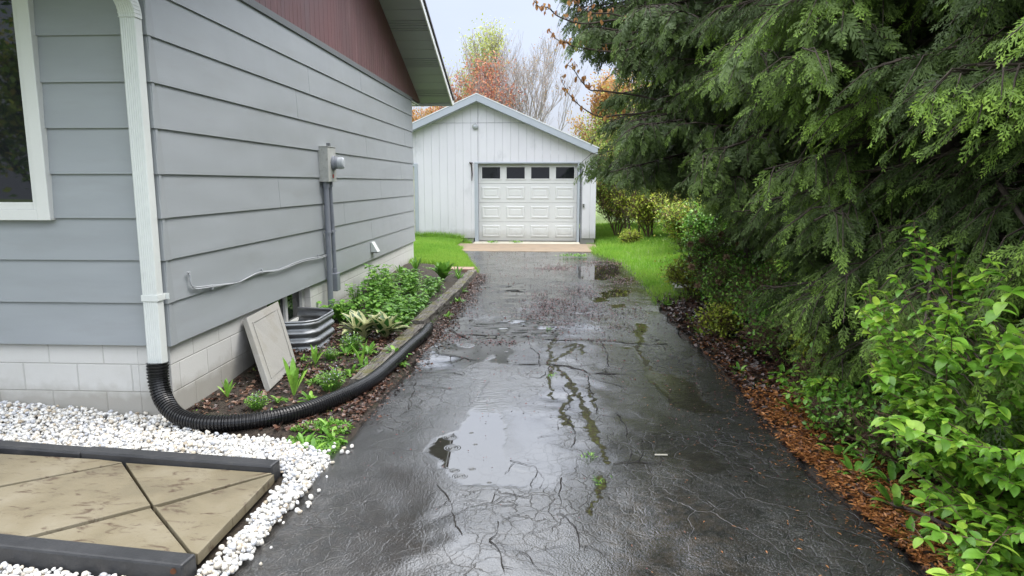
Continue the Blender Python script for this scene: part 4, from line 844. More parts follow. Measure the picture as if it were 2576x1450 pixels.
# ------------------------------------------------------------------ cedars of the hedge
def xmin_far(z): return np.interp(z, [0, .6, 1.1, 1.5, 1.62, 1.85, 2.1, 2.6, 3.04, 3.5, 4, 5, 8], [3.4, 3.3, 3.1, 2.6, 1.1, .38, .5, .85, .72, .25, .15, .3, 1.2])
def xmin_mid(z): return np.interp(z, [0, .4, .85, 1.15, 1.45, 1.7, 2.2, 3, 4, 6], [2.5, 1.95, 1.7, 1.7, 1.5, 1.35, 1.3, 1.15, 1.1, 1.4])
def xmin_near(z): return np.interp(z, [0, .5, 1.0, 1.4, 1.9, 2.4, 3, 5], [2.6, 2.4, 2.25, 1.95, 1.65, 1.5, 1.5, 1.5])
def xlow(y, z): return np.interp(z, [0, .9, 1.13, 1.3, 1.58, 1.8], [2.9, 2.45, 2.2, 1.95, 1.55, 0])*sst(5.2, 6.6, y)
def cedar(x, y, ht, rad, xmin, nl, lod, label, seed, bright=.5, zlo=.25, size=.2, azr=None, nside=12, hang=.75):
    r = np.random.default_rng(seed); root = empty('cedar_tree', (x, y, 0)); tag(root, label, 'cedar tree', 'cedars of the hedge')
    base = np.array([x, y, 0.]); P0, P1, R0, R1 = [], [], [], []
    zz = np.linspace(-.1, ht, 12); tx = np.cumsum(r.normal(0, .04, 12)); ty = np.cumsum(r.normal(0, .04, 12))
    for i in range(11): P0.append((tx[i], ty[i], zz[i])); P1.append((tx[i+1], ty[i+1], zz[i+1])); R0.append(.13*(1-zz[i]/ht)+.01); R1.append(.13*(1-zz[i+1]/ht)+.01)
    sp, sd, sz, so_ = [], [], [], []
    for k in range(nl):
        z = zlo+(ht-zlo)*((k+.5)/nl)**1.25; az = (k*2.4+r.normal(0, .3)) if azr is None else r.uniform(*azr)
        L = rad*(1-(z/ht)**1.6)*r.uniform(.75, 1.1)+.2; dx, dy = math.cos(az), math.sin(az); e0 = r.uniform(-.05, .35)-.15*(z < 2)
        if dx < 0:
            zt = z+L*math.sin(e0)*.5-.2; lim = (x-max(float(xmin(zt)), float(xlow(y+L*dy*.7, zt-.15))))/(-dx); L = min(L*1.6, max(.25, lim*r.uniform(.86, 1.0)))
        n = 8; s_ = np.linspace(0, 1, n); cx = np.interp(z, zz, tx)+dx*L*s_; cy = np.interp(z, zz, ty)+dy*L*s_+r.normal(0, .06)*s_**2; cz = z+L*(math.sin(e0)*s_-.34*s_**2+.16*s_**3)
        C = np.stack([cx, cy, cz], -1)
        for i in range(n-1):
            if C[i+1][0]+x < max(float(xmin(C[i+1][2])), float(xlow(C[i+1][1]+y, C[i+1][2]))): break
            P0.append(C[i]); P1.append(C[i+1]); rr = .022*(1-s_[i]*.85)*min(1.2, L/2+.3); R0.append(rr); R1.append(.022*(1-s_[i+1]*.85)*min(1.2, L/2+.3))
        ns = max(5, int(nside*L/1.5))
        for j in range(ns+2):
            u = r.uniform(.22, 1.0) if j < ns else 1.0; p = np.array([np.interp(u, s_, C[:, q]) for q in range(3)]); side = 1 if j % 2 else -1
            ang = az+side*r.uniform(.35, 1.0)*(j < ns); l = r.uniform(.28, .62)*(1.15-.55*u)*min(1, L/1.2)+.08; dd = np.array([math.cos(ang), math.sin(ang), r.uniform(-.45, .1)]); dd /= np.linalg.norm(dd)
            m = max(4, int(l/(.045 if size < .2 else .055))); tt = (np.arange(m)+.6)/m; dn = r.uniform(.25, .8)
            pts = p+dd*l*tt[:, None]+np.array([0, 0, -1])*(l*.45*tt**2)[:, None]
            pe = pts[-1]
            if pe[0]+x < max(float(xmin(pe[2])), float(xlow(pe[1]+y, pe[2])))-.1 or pe[2] < .1: continue
            P0.append(p); P1.append(p+dd*l*.5+np.array([0, 0, -l*.06])); R0.append(.006); R1.append(.004); P0.append(P1[-1]); P1.append(pts[-1]); R0.append(.004); R1.append(.002)
            for q in range(m):
                a2 = ang+(1 if q % 2 else -1)*r.uniform(.2, .9)*(q < m-1); v = np.array([math.cos(a2), math.sin(a2), r.uniform(-hang*1.1, -.05)-dn*.4*(hang > .9)])
                sp.append(pts[q]); sd.append(v); sz.append(r.uniform(.7, 1.25)*size*(1.1-.3*tt[q])); so_.append(u*.55+.45*tt[q])
    sp, sd, sz, so_ = map(np.array, (sp, sd, sz, so_)); up = norm(np.array([-.35, -.35, .75])+r.normal(0, .42, (len(sp), 3))); Mx = frames(sd, up)
    wx = sp[:, 0]+x; wz = sp[:, 2]; keep = (wx > np.maximum(xmin(wz), xlow(sp[:, 1]+y, wz))-.12*r.random(len(wx))) & (wz > .12); which = r.integers(0, 4, len(sp)); acc = Acc()
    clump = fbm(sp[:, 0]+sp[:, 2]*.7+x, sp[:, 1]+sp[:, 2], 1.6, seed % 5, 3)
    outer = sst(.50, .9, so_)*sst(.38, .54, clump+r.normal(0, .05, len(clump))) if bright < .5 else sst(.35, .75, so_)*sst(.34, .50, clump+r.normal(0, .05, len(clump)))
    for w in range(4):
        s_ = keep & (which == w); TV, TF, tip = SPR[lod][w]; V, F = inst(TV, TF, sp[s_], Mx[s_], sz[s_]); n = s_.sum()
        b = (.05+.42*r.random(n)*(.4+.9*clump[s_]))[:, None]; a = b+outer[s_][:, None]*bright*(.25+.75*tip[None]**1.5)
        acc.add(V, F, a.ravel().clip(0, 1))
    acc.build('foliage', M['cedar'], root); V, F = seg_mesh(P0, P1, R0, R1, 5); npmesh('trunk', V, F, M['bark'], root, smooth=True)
    return len(sp)
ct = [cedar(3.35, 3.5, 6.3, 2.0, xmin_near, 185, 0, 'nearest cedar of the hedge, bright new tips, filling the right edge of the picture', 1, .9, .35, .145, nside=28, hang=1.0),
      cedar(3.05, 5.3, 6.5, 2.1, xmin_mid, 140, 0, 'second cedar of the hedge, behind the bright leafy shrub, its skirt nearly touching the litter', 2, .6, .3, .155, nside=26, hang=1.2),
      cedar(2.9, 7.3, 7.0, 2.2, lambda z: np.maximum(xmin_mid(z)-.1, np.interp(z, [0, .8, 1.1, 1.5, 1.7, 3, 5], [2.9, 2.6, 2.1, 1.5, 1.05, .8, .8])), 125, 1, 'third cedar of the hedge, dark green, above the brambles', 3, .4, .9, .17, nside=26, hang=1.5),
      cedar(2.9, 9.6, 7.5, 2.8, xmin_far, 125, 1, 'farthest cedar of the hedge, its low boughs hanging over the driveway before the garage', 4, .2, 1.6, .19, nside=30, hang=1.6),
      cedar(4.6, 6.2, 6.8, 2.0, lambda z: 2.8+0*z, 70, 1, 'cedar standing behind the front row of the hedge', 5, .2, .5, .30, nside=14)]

# ------------------------------------------------------------------ deciduous trees and shrubs
def grow(seed, ht, spread, r0, levels=5, up=.6, stems=1, nch=5, wob=.14, lowest=.25, rmin=.006):
    r = np.random.default_rng(seed); P0, P1, R0, R1, T = [], [], [], [], []
    def br(p, d_, L, rad, lv):
        n = 4; pts = [p]; dirs = []
        for i in range(n):
            d_ = d_+r.normal(0, wob, 3)+np.array([0, 0, up*.12]); d_ /= np.linalg.norm(d_); q = pts[-1]+d_*L/n; ra = max(rmin, rad*(1-.5*i/n)); rb = max(rmin, rad*(1-.5*(i+1)/n))
            P0.append(pts[-1]); P1.append(q); R0.append(ra); R1.append(rb); pts.append(q); dirs.append(d_)
            if lv >= levels-2: T.append((*q, lv))
        if lv >= levels-1: return
        for c in range(nch if lv else nch+3):
            u = r.uniform(lowest if lv == 0 else .2, 1.)*n; i = min(int(u), n-1); q = pts[i]+(pts[i+1]-pts[i])*(u-i); a = r.uniform(0, 2*PI); side = np.array([math.cos(a), math.sin(a), 0])
            nd = dirs[i]*(.9)+side*spread*r.uniform(.6, 1.2)+np.array([0, 0, up*.5]); nd /= np.linalg.norm(nd)
            br(q, nd, L*r.uniform(.45, .68)*(1.0 if lv else (1.15-.5*u/n)), max(rmin, rad*.5), lv+1)
    for s_ in range(stems):
        a = r.uniform(0, 2*PI); k = .0 if stems == 1 else r.uniform(.1, .45)*spread; d_ = np.array([math.cos(a)*k, math.sin(a)*k, 1.]); d_ /= np.linalg.norm(d_)
        br(np.array([math.cos(a)*k*.1, math.sin(a)*k*.1, 0.]), d_, ht*(.62 if stems == 1 else r.uniform(.45, .65)), r0, 0)
    return [np.array(q) for q in (P0, P1, R0, R1, T)]
QV = np.array([[0, 0, 0], [.32, .45, .08], [0, 1, 0], [-.32, .45, .08]]); QF = np.array([[0, 1, 2, 3]])
def leafcloud(T, n, size, seed, jit=.12, vb=0., vs=1.):
    r = np.random.default_rng(seed); i = r.integers(0, len(T), n); p = T[i, :3]+r.normal(0, jit, (n, 3)); Mx = frames(norm(r.normal(size=(n, 3))), norm(r.normal(0, .6, (n, 3))+np.array([0, 0, 1.])))
    V, F = inst(QV, QF, p, Mx, size*r.uniform(.6, 1.3, n)); return V, F, np.repeat((vb+vs*r.random(n)).clip(0, 1), 4)
def tree(name, x, y, ht, label, cat, mat, nleaf, lsize, seed, group=None, spread=.6, r0=.1, levels=5, up=.6, stems=1, nch=5, jit=.12, bark='twig', rmin=.006, z=0, lowest=.25, crown=None):
    P0, P1, R0, R1, T = grow(seed, ht, spread, r0, levels, up, stems, nch, .14, lowest, rmin)
    k = ht/max(T[:, 2].max(), .1); 
    for A_ in (P0, P1): A_ *= k
    T[:, :3] *= k
    root = empty(name, (x, y, z)); tag(root, label, cat, group); V, F = seg_mesh(P0, P1, R0, R1, 4 if len(P0) < 9000 else 3); npmesh('trunk' if stems == 1 else 'stems', V, F, M[bark], root, smooth=True)
    if nleaf: V, F, a = leafcloud(T, nleaf, lsize, seed+50, jit); npmesh('crown' if stems == 1 else 'leaves', V, F, M[mat], root, var=a)
    return root
BG_ = 'spring trees beyond the garage'
tree('maple_tree', -3.7, 30, 7.3, 'maple with a red flush of young leaves, between the house eave and the garage peak', 'tree', 'red_leaf', 4600, .12, 11, BG_, .62, .08, up=.8, nch=5, jit=.22, rmin=.007, bark='pale_twig')
tree('maple_tree', -5.0, 33, 7.0, 'reddish maple half hidden behind the house eave, farther left', 'tree', 'red_leaf', 5200, .12, 12, BG_, .75, .08, up=.7, nch=5, jit=.2, rmin=.007, bark='pale_twig')
tree('poplar_tree', -2.55, 33, 9.3, 'slim pale lime green tree rising just right of the red maple', 'tree', 'lime_leaf', 6500, .12, 13, BG_, .55, .08, up=.8, nch=5, jit=.25, rmin=.007, bark='pale_twig')
tree('maple_tree', -.95, 31, 9.2, 'tall nearly bare grey tree with tiny reddish buds against the sky behind the garage roof', 'tree', 'orange_leaf', 1700, .065, 14, BG_, .62, .06, up=.8, nch=4, stems=5, jit=.09, levels=5, rmin=.0045, bark='mid_twig')
tree('maple_tree', 1.9, 34, 6.3, 'orange tinted tree seen between the garage roof and the cedar boughs', 'tree', 'orange_leaf', 9500, .13, 16, BG_, .6, .08, up=.6, nch=5, jit=.2, rmin=.007, bark='pale_twig')
tree('maple_tree', 4.2, 33, 6.8, 'orange brown tree mostly hidden behind the overhanging cedar boughs', 'tree', 'orange_leaf', 9500, .13, 17, BG_, .65, .08, up=.6, nch=5, jit=.2, rmin=.007, bark='pale_twig')
tree('birch_tree', -6.6, 36, 6.2, 'olive and orange tree low under the house eave, left of the garage roof', 'tree', 'orange_leaf', 9500, .14, 18, BG_, .7, .08, up=.5, nch=5, jit=.25, rmin=.007, bark='pale_twig')
tree('birch_tree', 2.6, 26, 4.2, 'lime green young tree at the right end of the garage roof', 'tree', 'lime_leaf', 6000, .09, 19, BG_, .65, .08, up=.5, nch=6, jit=.2, rmin=.01, lowest=.1)
for k, (x, y, h, m_) in enumerate([(5.2, 25, 6.5, 'mix_leaf'), (7.5, 22, 7.5, 'mix_leaf'), (10., 20, 8.5, 'mix_leaf'), (8.5, 30, 9, 'yellow_leaf'), (12.5, 17, 8, 'mix_leaf')]):
    tree('maple_tree', x, y, h, ['leafy green tree behind the farthest cedar, nearest the garage', 'green tree glimpsed behind the third cedar', 'green tree glimpsed behind the second cedar', 'yellow green tree far behind the hedge', 'green tree far out behind the nearest cedar'][k], 'tree', m_, 9000, .13, 30+k, 'trees behind the hedge', .75, .14, up=.4, nch=6, jit=.3, rmin=.012, lowest=.1)
SB = 'shrubs right of the garage'
for k, (x, y, h, m_, n, lab) in enumerate([(2.0, 20.6, 2.6, 'mix_leaf', 5000, 'thin shrub with sparse yellow leaves beside the right garage wall'), (2.75, 19.4, 2.0, 'yellow_leaf', 4200, 'brown twigged shrub with small yellow leaves, in front of the tall stems'),
        (3.5, 19.8, 2.4, 'mix_leaf', 8000, 'bushy yellow green shrub right of the brown twigged one'), (4.4, 19.2, 2.5, 'weed_leaf', 8000, 'fresh green shrub under the tips of the far cedar'), (5.4, 18.4, 2.3, 'mix_leaf', 8000, 'green shrub at the edge of the lawn beside the third cedar'),
        (2.5, 23, 3.9, 'mix_leaf', 9000, 'tall leafy shrub behind the garage corner'), (3.9, 23.5, 4.2, 'yellow_leaf', 9000, 'tall yellow green shrub at the back of the right lawn'), (6.2, 22, 4.0, 'weed_leaf', 9000, 'large green shrub far back behind the cedars')]):
    tree('shrub', x, y, h, lab, 'shrub', m_, int(n*1.3), .075, 60+k, SB, .8, .014, 4, .35, 9 if k != 5 else 6, 5, .09, 'redtwig', .004, gz(x, y)+0, .1)
for k, (x, y, h, m_, lab) in enumerate([(3.5, 17.6, 1.9, 'yellow_leaf', 'bright yellow green bush in the tangle, closest to the garage'), (3.2, 15.9, 1.4, 'mix_leaf', 'loose bush with yellow and green leaves at the middle of the tangle'), (4.3, 16.6, 2.3, 'mix_leaf', 'tall loose bush behind the middle of the tangle'),
        (3.3, 14.2, 1.2, 'weed_leaf', 'fresh green bush of the tangle under the low cedar boughs'), (4.2, 14.0, 1.8, 'yellow_leaf', 'yellow green bush deep in the tangle behind the fresh green one'), (2.75, 11.4, .75, 'weed_leaf', 'low fresh green bush behind the stone block'), (5.3, 15.4, 2.6, 'mix_leaf', 'tall bush farthest right of the tangle')]):
    tree('shrub', x, y, h, lab, 'shrub', m_, 7500, .065, 140+k, 'tangle of bushes along the right lawn', .9, .012, 4, .35, 9, 5, .10, 'redtwig', .004, gz(x, y)+0, .1)
tree('shrub', 2.15, 18.3, .42, 'low rounded yellow green bush on the lawn beside the garage corner', 'shrub', 'yellow_leaf', 2600, .045, 80, SB, 1.5, .008, 4, .1, 10, 5, .06, 'redtwig', .003, .03)
tree('shrub', 3.55, 12.3, .85, 'golden leaved shrub behind the brambles on the lawn', 'shrub', 'yellow_leaf', 3200, .05, 81, SB, 1.1, .010, 4, .2, 10, 5, .07, 'redtwig', .003, .05)
# tall bare stems
for k, (x, y) in enumerate([(2.35, 19.9), (2.6, 20.1), (2.95, 20.0)]):
    tree('sapling', x, y, 3.6, 'thin grey sapling rising out of the shrubs right of the garage', 'sapling', 'mix_leaf', 500, .06, 85+k, 'saplings beside the garage', .3, .03, 4, .9, 1, 4, .1, 'twig', .006)
# brambles between lawn and cedars
BR = 'tangled brambles at the foot of the cedars'
for k, (x, y, h, n, lab) in enumerate([(2.3, 9.4, 1.05, 3200, 'twiggy bramble bush beside the stone block, with dried flower heads'), (2.15, 8.1, .85, 3000, 'low brown bramble bush leaning over the leaf litter by the driveway'),
        (2.4, 7.1, .9, 3200, 'dense bramble bush under the third cedar'), (2.15, 6.2, .55, 700, 'small bramble bush with fresh leaves under the second cedar'), (2.9, 10.6, 1.1, 1500, 'green leafed bramble bush behind the stone block'), (2.05, 5.2, .45, 350, 'thin arching twigs under the second cedar near the orange needles'), (2.5, 4.0, .6, 500, 'low twigs and small leaves under the nearest cedar')]):
    b_ = tree('bramble_bush', x, y, h, lab, 'bramble', 'weed_leaf', n, .042, 90+k, BR, 1.0, .006, 4, .15, 12, 5, .05, 'redtwig', .0018, float(gz(x, y)), .1)
    if k in (0, 1):
        r = np.random.default_rng(k)
        for q in range(6):
            acc = Acc()
            c = np.array([r.uniform(-.5, .35), r.uniform(-.4, .3), h*r.uniform(.45, 1.0)]); p = c+r.normal(0, .022, (60, 3)); V, F = inst(QV, QF, c+0*p, frames(norm(r.normal(size=(60, 3))), norm(r.normal(size=(60, 3)))), np.full(60, .05)); acc.add(V, F, np.repeat(r.random(60), 4)); acc.build('dried_flower', M['dry_flower'], b_)
for k, (x, y, h, m_, lab) in enumerate([(2.15, 10.3, .6, 'mix_leaf', 'low bright green bush just past the stone block'), (2.5, 8.7, .8, 'weed_leaf', 'fresh green bush among the brambles, left of the third cedar'), (2.25, 6.7, .7, 'weed_leaf', 'fresh green bush in front of the third cedar'),
        (2.3, 5.6, .55, 'mix_leaf', 'light green bush under the second cedar skirt'), (1.95, 4.45, .35, 'weed_leaf', 'small bright green bush in the orange litter'), (2.1, 3.9, .45, 'weed_leaf', 'small bright green bush left of the large shrub'), (1.9, 7.5, .4, 'mix_leaf', 'small light green bush at the edge of the brown litter')]):
    tree('shrub', x, y, h, lab, 'shrub', 'yellow_leaf' if m_ == 'mix_leaf' else m_, 3400 if h > .5 else 1100, .042, 160+k, 'low green bushes along the right verge', 1.1, .006, 4, .2, 10, 5, .06, 'redtwig', .002, float(gz(x, y)), .1)
# ------------------------------------------------------------------ maple boughs arching out of the hedge
mp_ = empty('young_maple', (2.5, 9.0, 0)); tag(mp_, 'young maple in the hedge, its arching boughs with drooping brown leaves reaching over the driveway', 'maple')
BP = [[(1700, 60), (1560, 50), (1470, 60), (1407, 43), (1379, 20), (1356, 17), (1346, 4)], [(1700, 100), (1560, 130), (1450, 118), (1427, 109), (1401, 100), (1387, 83)],
      [(1700, 260), (1600, 240), (1511, 229), (1485, 227), (1462, 204), (1442, 175), (1427, 163)], [(1700, 270), (1620, 285), (1552, 290), (1511, 295), (1470, 275), (1442, 250), (1425, 227), (1410, 195)], [(1600, 60), (1480, 30), (1420, -20)]]
P0, P1, R0, R1, LP = [], [], [], [], []
hub = np.array([2.5, 8.9, 2.6])
for s_ in range(6): P0.append(np.array([2.5, 9.0, -.05])+(hub-np.array([2.5, 9.0, 0]))*s_/6+np.array([.05*math.sin(s_), 0, 0])); P1.append(np.array([2.5, 9.0, -.05])+(hub-np.array([2.5, 9.0, 0]))*(s_+1)/6+np.array([.05*math.sin(s_+1), 0, 0])); R0.append(.045-.003*s_); R1.append(.042-.003*s_)
for L_ in BP:
    pts = [hub]+[np.array(PY(a, b, 8.6-.2*i/5)) for i, (a, b) in enumerate(L_)]; pts = bez([tuple(p) for p in pts], 30)
    for i in range(29): P0.append(pts[i]); P1.append(pts[i+1]); R0.append(.016*(1-i/34)); R1.append(.016*(1-(i+1)/34))
    for i in range(10, 30):
        if random.random() < .75:
            d_ = np.array([random.uniform(-.06, .06), random.uniform(-.06, .06), random.uniform(-.01, .09)]); P0.append(pts[i]); P1.append(pts[i]+d_); R0.append(.004); R1.append(.003)
            for q in range(random.choice([2, 3, 4])): LP.append(pts[i]+d_+np.random.default_rng(i*7+q).normal(0, .012, 3))
V, F = seg_mesh(np.array(P0)-[2.5, 9., 0], np.array(P1)-[2.5, 9., 0], R0, R1, 5); npmesh('trunk', V, F, M['bark'], mp_, smooth=True)
LP = np.array(LP); V, F, a, b = leaves(LP-[2.5, 9., 0], rnd(len(LP), 0, 6.3), rnd(len(LP), -1.7, -.7), rnd(len(LP), .035, .07), rnd(len(LP), .02, .04), .4, nseg=3, fold=.6)
npmesh('crown', V, F, M['orange_leaf'], mp_, var=a*.7)

# ------------------------------------------------------------------ bright leafy shrub in the right foreground
def leafy_shrub(x, y, z, label, seed, nst, reach, hts, azr, lsz, group=None, bend=.5, vlo=.15, tipb=.6, lim=False):
    r = np.random.default_rng(seed); root = empty('leafy_shrub', (x, y, z)); tag(root, label, 'shrub', group)
    P0, P1, R0, R1 = [], [], [], []; lp, la, le, lv, ls = [], [], [], [], []
    for s_ in range(nst):
        az = r.uniform(*azr); L = r.uniform(.55, 1.)*reach; e = r.uniform(*hts); p = np.array([r.normal(0, .07), r.normal(0, .07), 0]); n = 12; a = az
        for i in range(n):
            e -= bend/n*r.uniform(.4, 1.6); a += r.normal(0, .07); d_ = np.array([math.cos(a)*math.cos(e), math.sin(a)*math.cos(e), math.sin(e)]); q = p+d_*L/n
            P0.append(p); P1.append(q); R0.append(.0045*(1-i/(n+3))); R1.append(.0045*(1-(i+1)/(n+3))); p = q
            if i < 3: continue
            if p[2] < .02: break
            kk = 2 if i < n-1 else 5
            for side in range(kk):
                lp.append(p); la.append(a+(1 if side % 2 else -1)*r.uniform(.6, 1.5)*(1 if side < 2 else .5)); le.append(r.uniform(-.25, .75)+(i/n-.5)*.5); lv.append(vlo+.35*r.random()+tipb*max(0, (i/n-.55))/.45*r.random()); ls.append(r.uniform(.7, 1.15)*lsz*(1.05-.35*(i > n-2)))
            if r.random() < .7:
                a2 = a+r.choice([-1, 1])*r.uniform(.5, 1.1); e2 = e+r.uniform(-.3, .4); l2 = r.uniform(.08, .24); m = 4; p2 = p
                for j in range(m):
                    d2 = np.array([math.cos(a2)*math.cos(e2), math.sin(a2)*math.cos(e2), math.sin(e2)]); q2 = p2+d2*l2/m; P0.append(p2); P1.append(q2); R0.append(.002); R1.append(.0015); p2 = q2
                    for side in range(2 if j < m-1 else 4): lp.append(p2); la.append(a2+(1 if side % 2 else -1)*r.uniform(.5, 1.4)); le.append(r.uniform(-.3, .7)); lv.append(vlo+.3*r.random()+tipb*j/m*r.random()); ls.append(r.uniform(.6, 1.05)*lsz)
    if lim:
        wxs = np.array(lp)[:, 0]+x; wzs = np.array(lp)[:, 2]; wys = np.array(lp)[:, 1]+y; kp = wxs > np.interp(wzs, [0, .4, .8, 1.2, 1.6], [2.0, 1.80, 1.58, 1.44, 1.6])+(wys-3.2)*.45-.06*r.random(len(wxs))
        lp, la, le, lv, ls = [list(np.array(q)[kp]) for q in (lp, la, le, lv, ls)]; m0 = (np.array(P1)[:, 0]+x) > np.interp(np.array(P1)[:, 2], [0, .4, .8, 1.2, 1.6], [1.95, 1.78, 1.55, 1.42, 1.55])+(np.array(P1)[:, 1]+y-3.2)*.45-.05
        P0, P1, R0, R1 = [np.array(q)[m0] for q in (P0, P1, R0, R1)]
    V, F = seg_mesh(P0, P1, R0, R1, 4); npmesh('stems', V, F, M['redtwig'], root)
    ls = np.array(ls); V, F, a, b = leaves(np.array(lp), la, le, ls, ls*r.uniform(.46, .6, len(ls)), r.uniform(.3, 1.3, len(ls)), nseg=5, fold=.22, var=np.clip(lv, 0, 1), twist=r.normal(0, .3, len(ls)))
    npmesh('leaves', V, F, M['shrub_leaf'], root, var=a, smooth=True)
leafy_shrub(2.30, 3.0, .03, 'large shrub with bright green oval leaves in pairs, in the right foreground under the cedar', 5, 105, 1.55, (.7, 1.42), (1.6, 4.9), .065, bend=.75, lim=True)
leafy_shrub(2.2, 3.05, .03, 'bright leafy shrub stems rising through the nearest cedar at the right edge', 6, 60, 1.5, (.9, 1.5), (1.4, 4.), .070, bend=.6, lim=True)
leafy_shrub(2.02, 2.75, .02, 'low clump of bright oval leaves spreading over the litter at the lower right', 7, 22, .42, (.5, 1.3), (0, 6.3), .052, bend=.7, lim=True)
leafy_shrub(1.98, 4.75, .04, 'small seedling clump with round leaves in the litter under the second cedar', 8, 6, .36, (.6, 1.3), (0, 6.3), .055, bend=.6)

# ------------------------------------------------------------------ small plants: one prototype of each, then copies
def proto(name, mat, V, F, a, b, stem=None, smooth=True, extra=None):
    root = empty(name); npmesh('leaves', V, F, M[mat], root, var=a, var2=b, smooth=smooth)
    if stem is not None: npmesh('stem', stem[0], stem[1], M['weed_leaf'], root, var=np.full(len(stem[0]), .3))
    if extra is not None: npmesh('flowers', extra[0], extra[1], M['flower'], root, var=extra[2])
    return root
def place(first, p, label, cat, group, x, y, z=None, rz=0, s=1.):
    if first: o = p
    else:
        o = p.copy(); COL.objects.link(o)
        for c in p.children: k = c.copy(); COL.objects.link(k); k.parent = o
    o.location = (x, y, float(gz(x, y)) if z is None else z); o.rotation_euler = (0, 0, rz); o.scale = (s, s, s); tag(o, label, cat, group); return o
def broad(seed, n, h, lsz, name, mat='weed_leaf', vlo=.2, vhi=.9, wr=.72):
    r = np.random.default_rng(seed); az = r.uniform(0, 2*PI, n); zz = h*r.uniform(.35, 1, n); rad = .35*h*r.uniform(.1, 1, n)+.02; p = np.stack([np.cos(az)*rad, np.sin(az)*rad, zz], -1)
    L = lsz*r.uniform(.65, 1.15, n); V, F, a, b = leaves(p, az+r.normal(0, .5, n), r.uniform(-.1, .8, n), L, L*wr, r.uniform(.4, 1.2, n), nseg=5, fold=.25, var=r.uniform(vlo, vhi, n))
    st = seg_mesh(np.stack([p[:, 0]*.15, p[:, 1]*.15, 0*zz], -1), p, np.full(n, .003), np.full(n, .002), 4); return proto(name, mat, V, F, a, b, st)
def rosette(seed, n, L0, name, mat='weed_leaf', wr=.2, e=(.3, 1.2), droop=(.5, 1.5), prof='lance', vlo=.2, vhi=.9, nseg=7, fold=.3):
    r = np.random.default_rng(seed); az = np.arange(n)*2.4+r.normal(0, .2, n); L = L0*r.uniform(.6, 1.1, n); p = np.stack([np.cos(az), np.sin(az), 0*az], -1)*.012
    V, F, a, b = leaves(p, az, r.uniform(*e, n), L, L*wr, r.uniform(*droop, n), prof, fold, nseg, r.uniform(vlo, vhi, n)); 
    t_ = np.tile(np.repeat(np.linspace(0, 1, nseg+1), 3), n); return proto(name, mat, V, F, a, np.maximum(b, 0) if True else t_)
lp1 = broad(1, 20, .20, .085, 'bedding_plant'); lp2 = broad(2, 75, .40, .10, 'hydrangea'); r = np.random.default_rng(21); f1 = True
LB = 'low leafy plant with broad bright green leaves in the middle of the flower bed'
k = 0
while k < 74:
    y = r.uniform(6.7, 10.6); x = r.uniform(-2.62, -1.62); 
    if (y < 7.7 and x < -1.62 and x > -2.5 and y < 7.4) or (x < -2.2 and y < 7.6) or (x > -1.75 and y < 7.2): continue
    if y > 9.7 and x > -2.1 and r.random() < .5: continue
    place(k == 0, lp1, LB, 'bedding plant', 'leafy plants filling the flower bed', x, y, None, r.uniform(0, 6.3), r.uniform(.65, 1.1)); k += 1
for k, (x, y, s_, lab) in enumerate([(-2.42, 9.5, 1.05, 'tallest leafy hydrangea clump against the white foundation blocks'), (-2.2, 9.0, .8, 'leafy hydrangea clump in front of the tallest one'), (-2.5, 8.6, .75, 'leafy hydrangea clump beside the meter conduit'), (-2.0, 9.7, .7, 'rightmost leafy hydrangea clump of the bed'), (-2.45, 7.75, .62, 'leafy hydrangea clump right behind the window well')]):
    place(k == 0, lp2, lab, 'hydrangea', 'hydrangea clumps by the foundation', x, y, None, k*1.3, s_)
hv = rosette(31, 30, .30, 'variegated_hosta', 'hosta_var', .44, (.8, 1.45), (.5, 1.3), 'oval', 0, 1, 8, .35)
for k, (x, y, s_, lab) in enumerate([(-1.97, 6.93, 1.22, 'cream edged hosta clump beside the window well'), (-1.74, 7.0, 1.1, 'cream edged hosta clump nearer the sleeper')]): place(k == 0, hv, lab, 'hosta', 'two cream edged hostas', x, y, None, k*2.1, s_)
hg = rosette(32, 30, .34, 'hosta', 'weed_leaf', .42, (1.0, 1.5), (.3, .9), 'oval', .2, .9, 8, .4); place(True, hg, 'upright plain green hosta at the far end of the bed', 'hosta', None, -1.78, 11.2)
hg2 = rosette(33, 16, .26, 'bedding_iris', 'weed_leaf', .14, (.9, 1.5), (.2, .9), 'lance')
for k, (x, y, s_) in enumerate([(-2.35, 11.8, 1), (-1.6, 11.7, .8), (-1.52, 11.3, .7), (-2.5, 11.2, .8)]): place(k == 0, hg2, ['strappy green plant by the foundation at the far end of the bed', 'strappy green plant right of the far hosta', 'small strappy plant against the farthest sleeper', 'strappy plant near the wall, in front of the far end boards'][k], 'plant', 'strappy plants at the far end of the bed', x, y, None, k, s_)
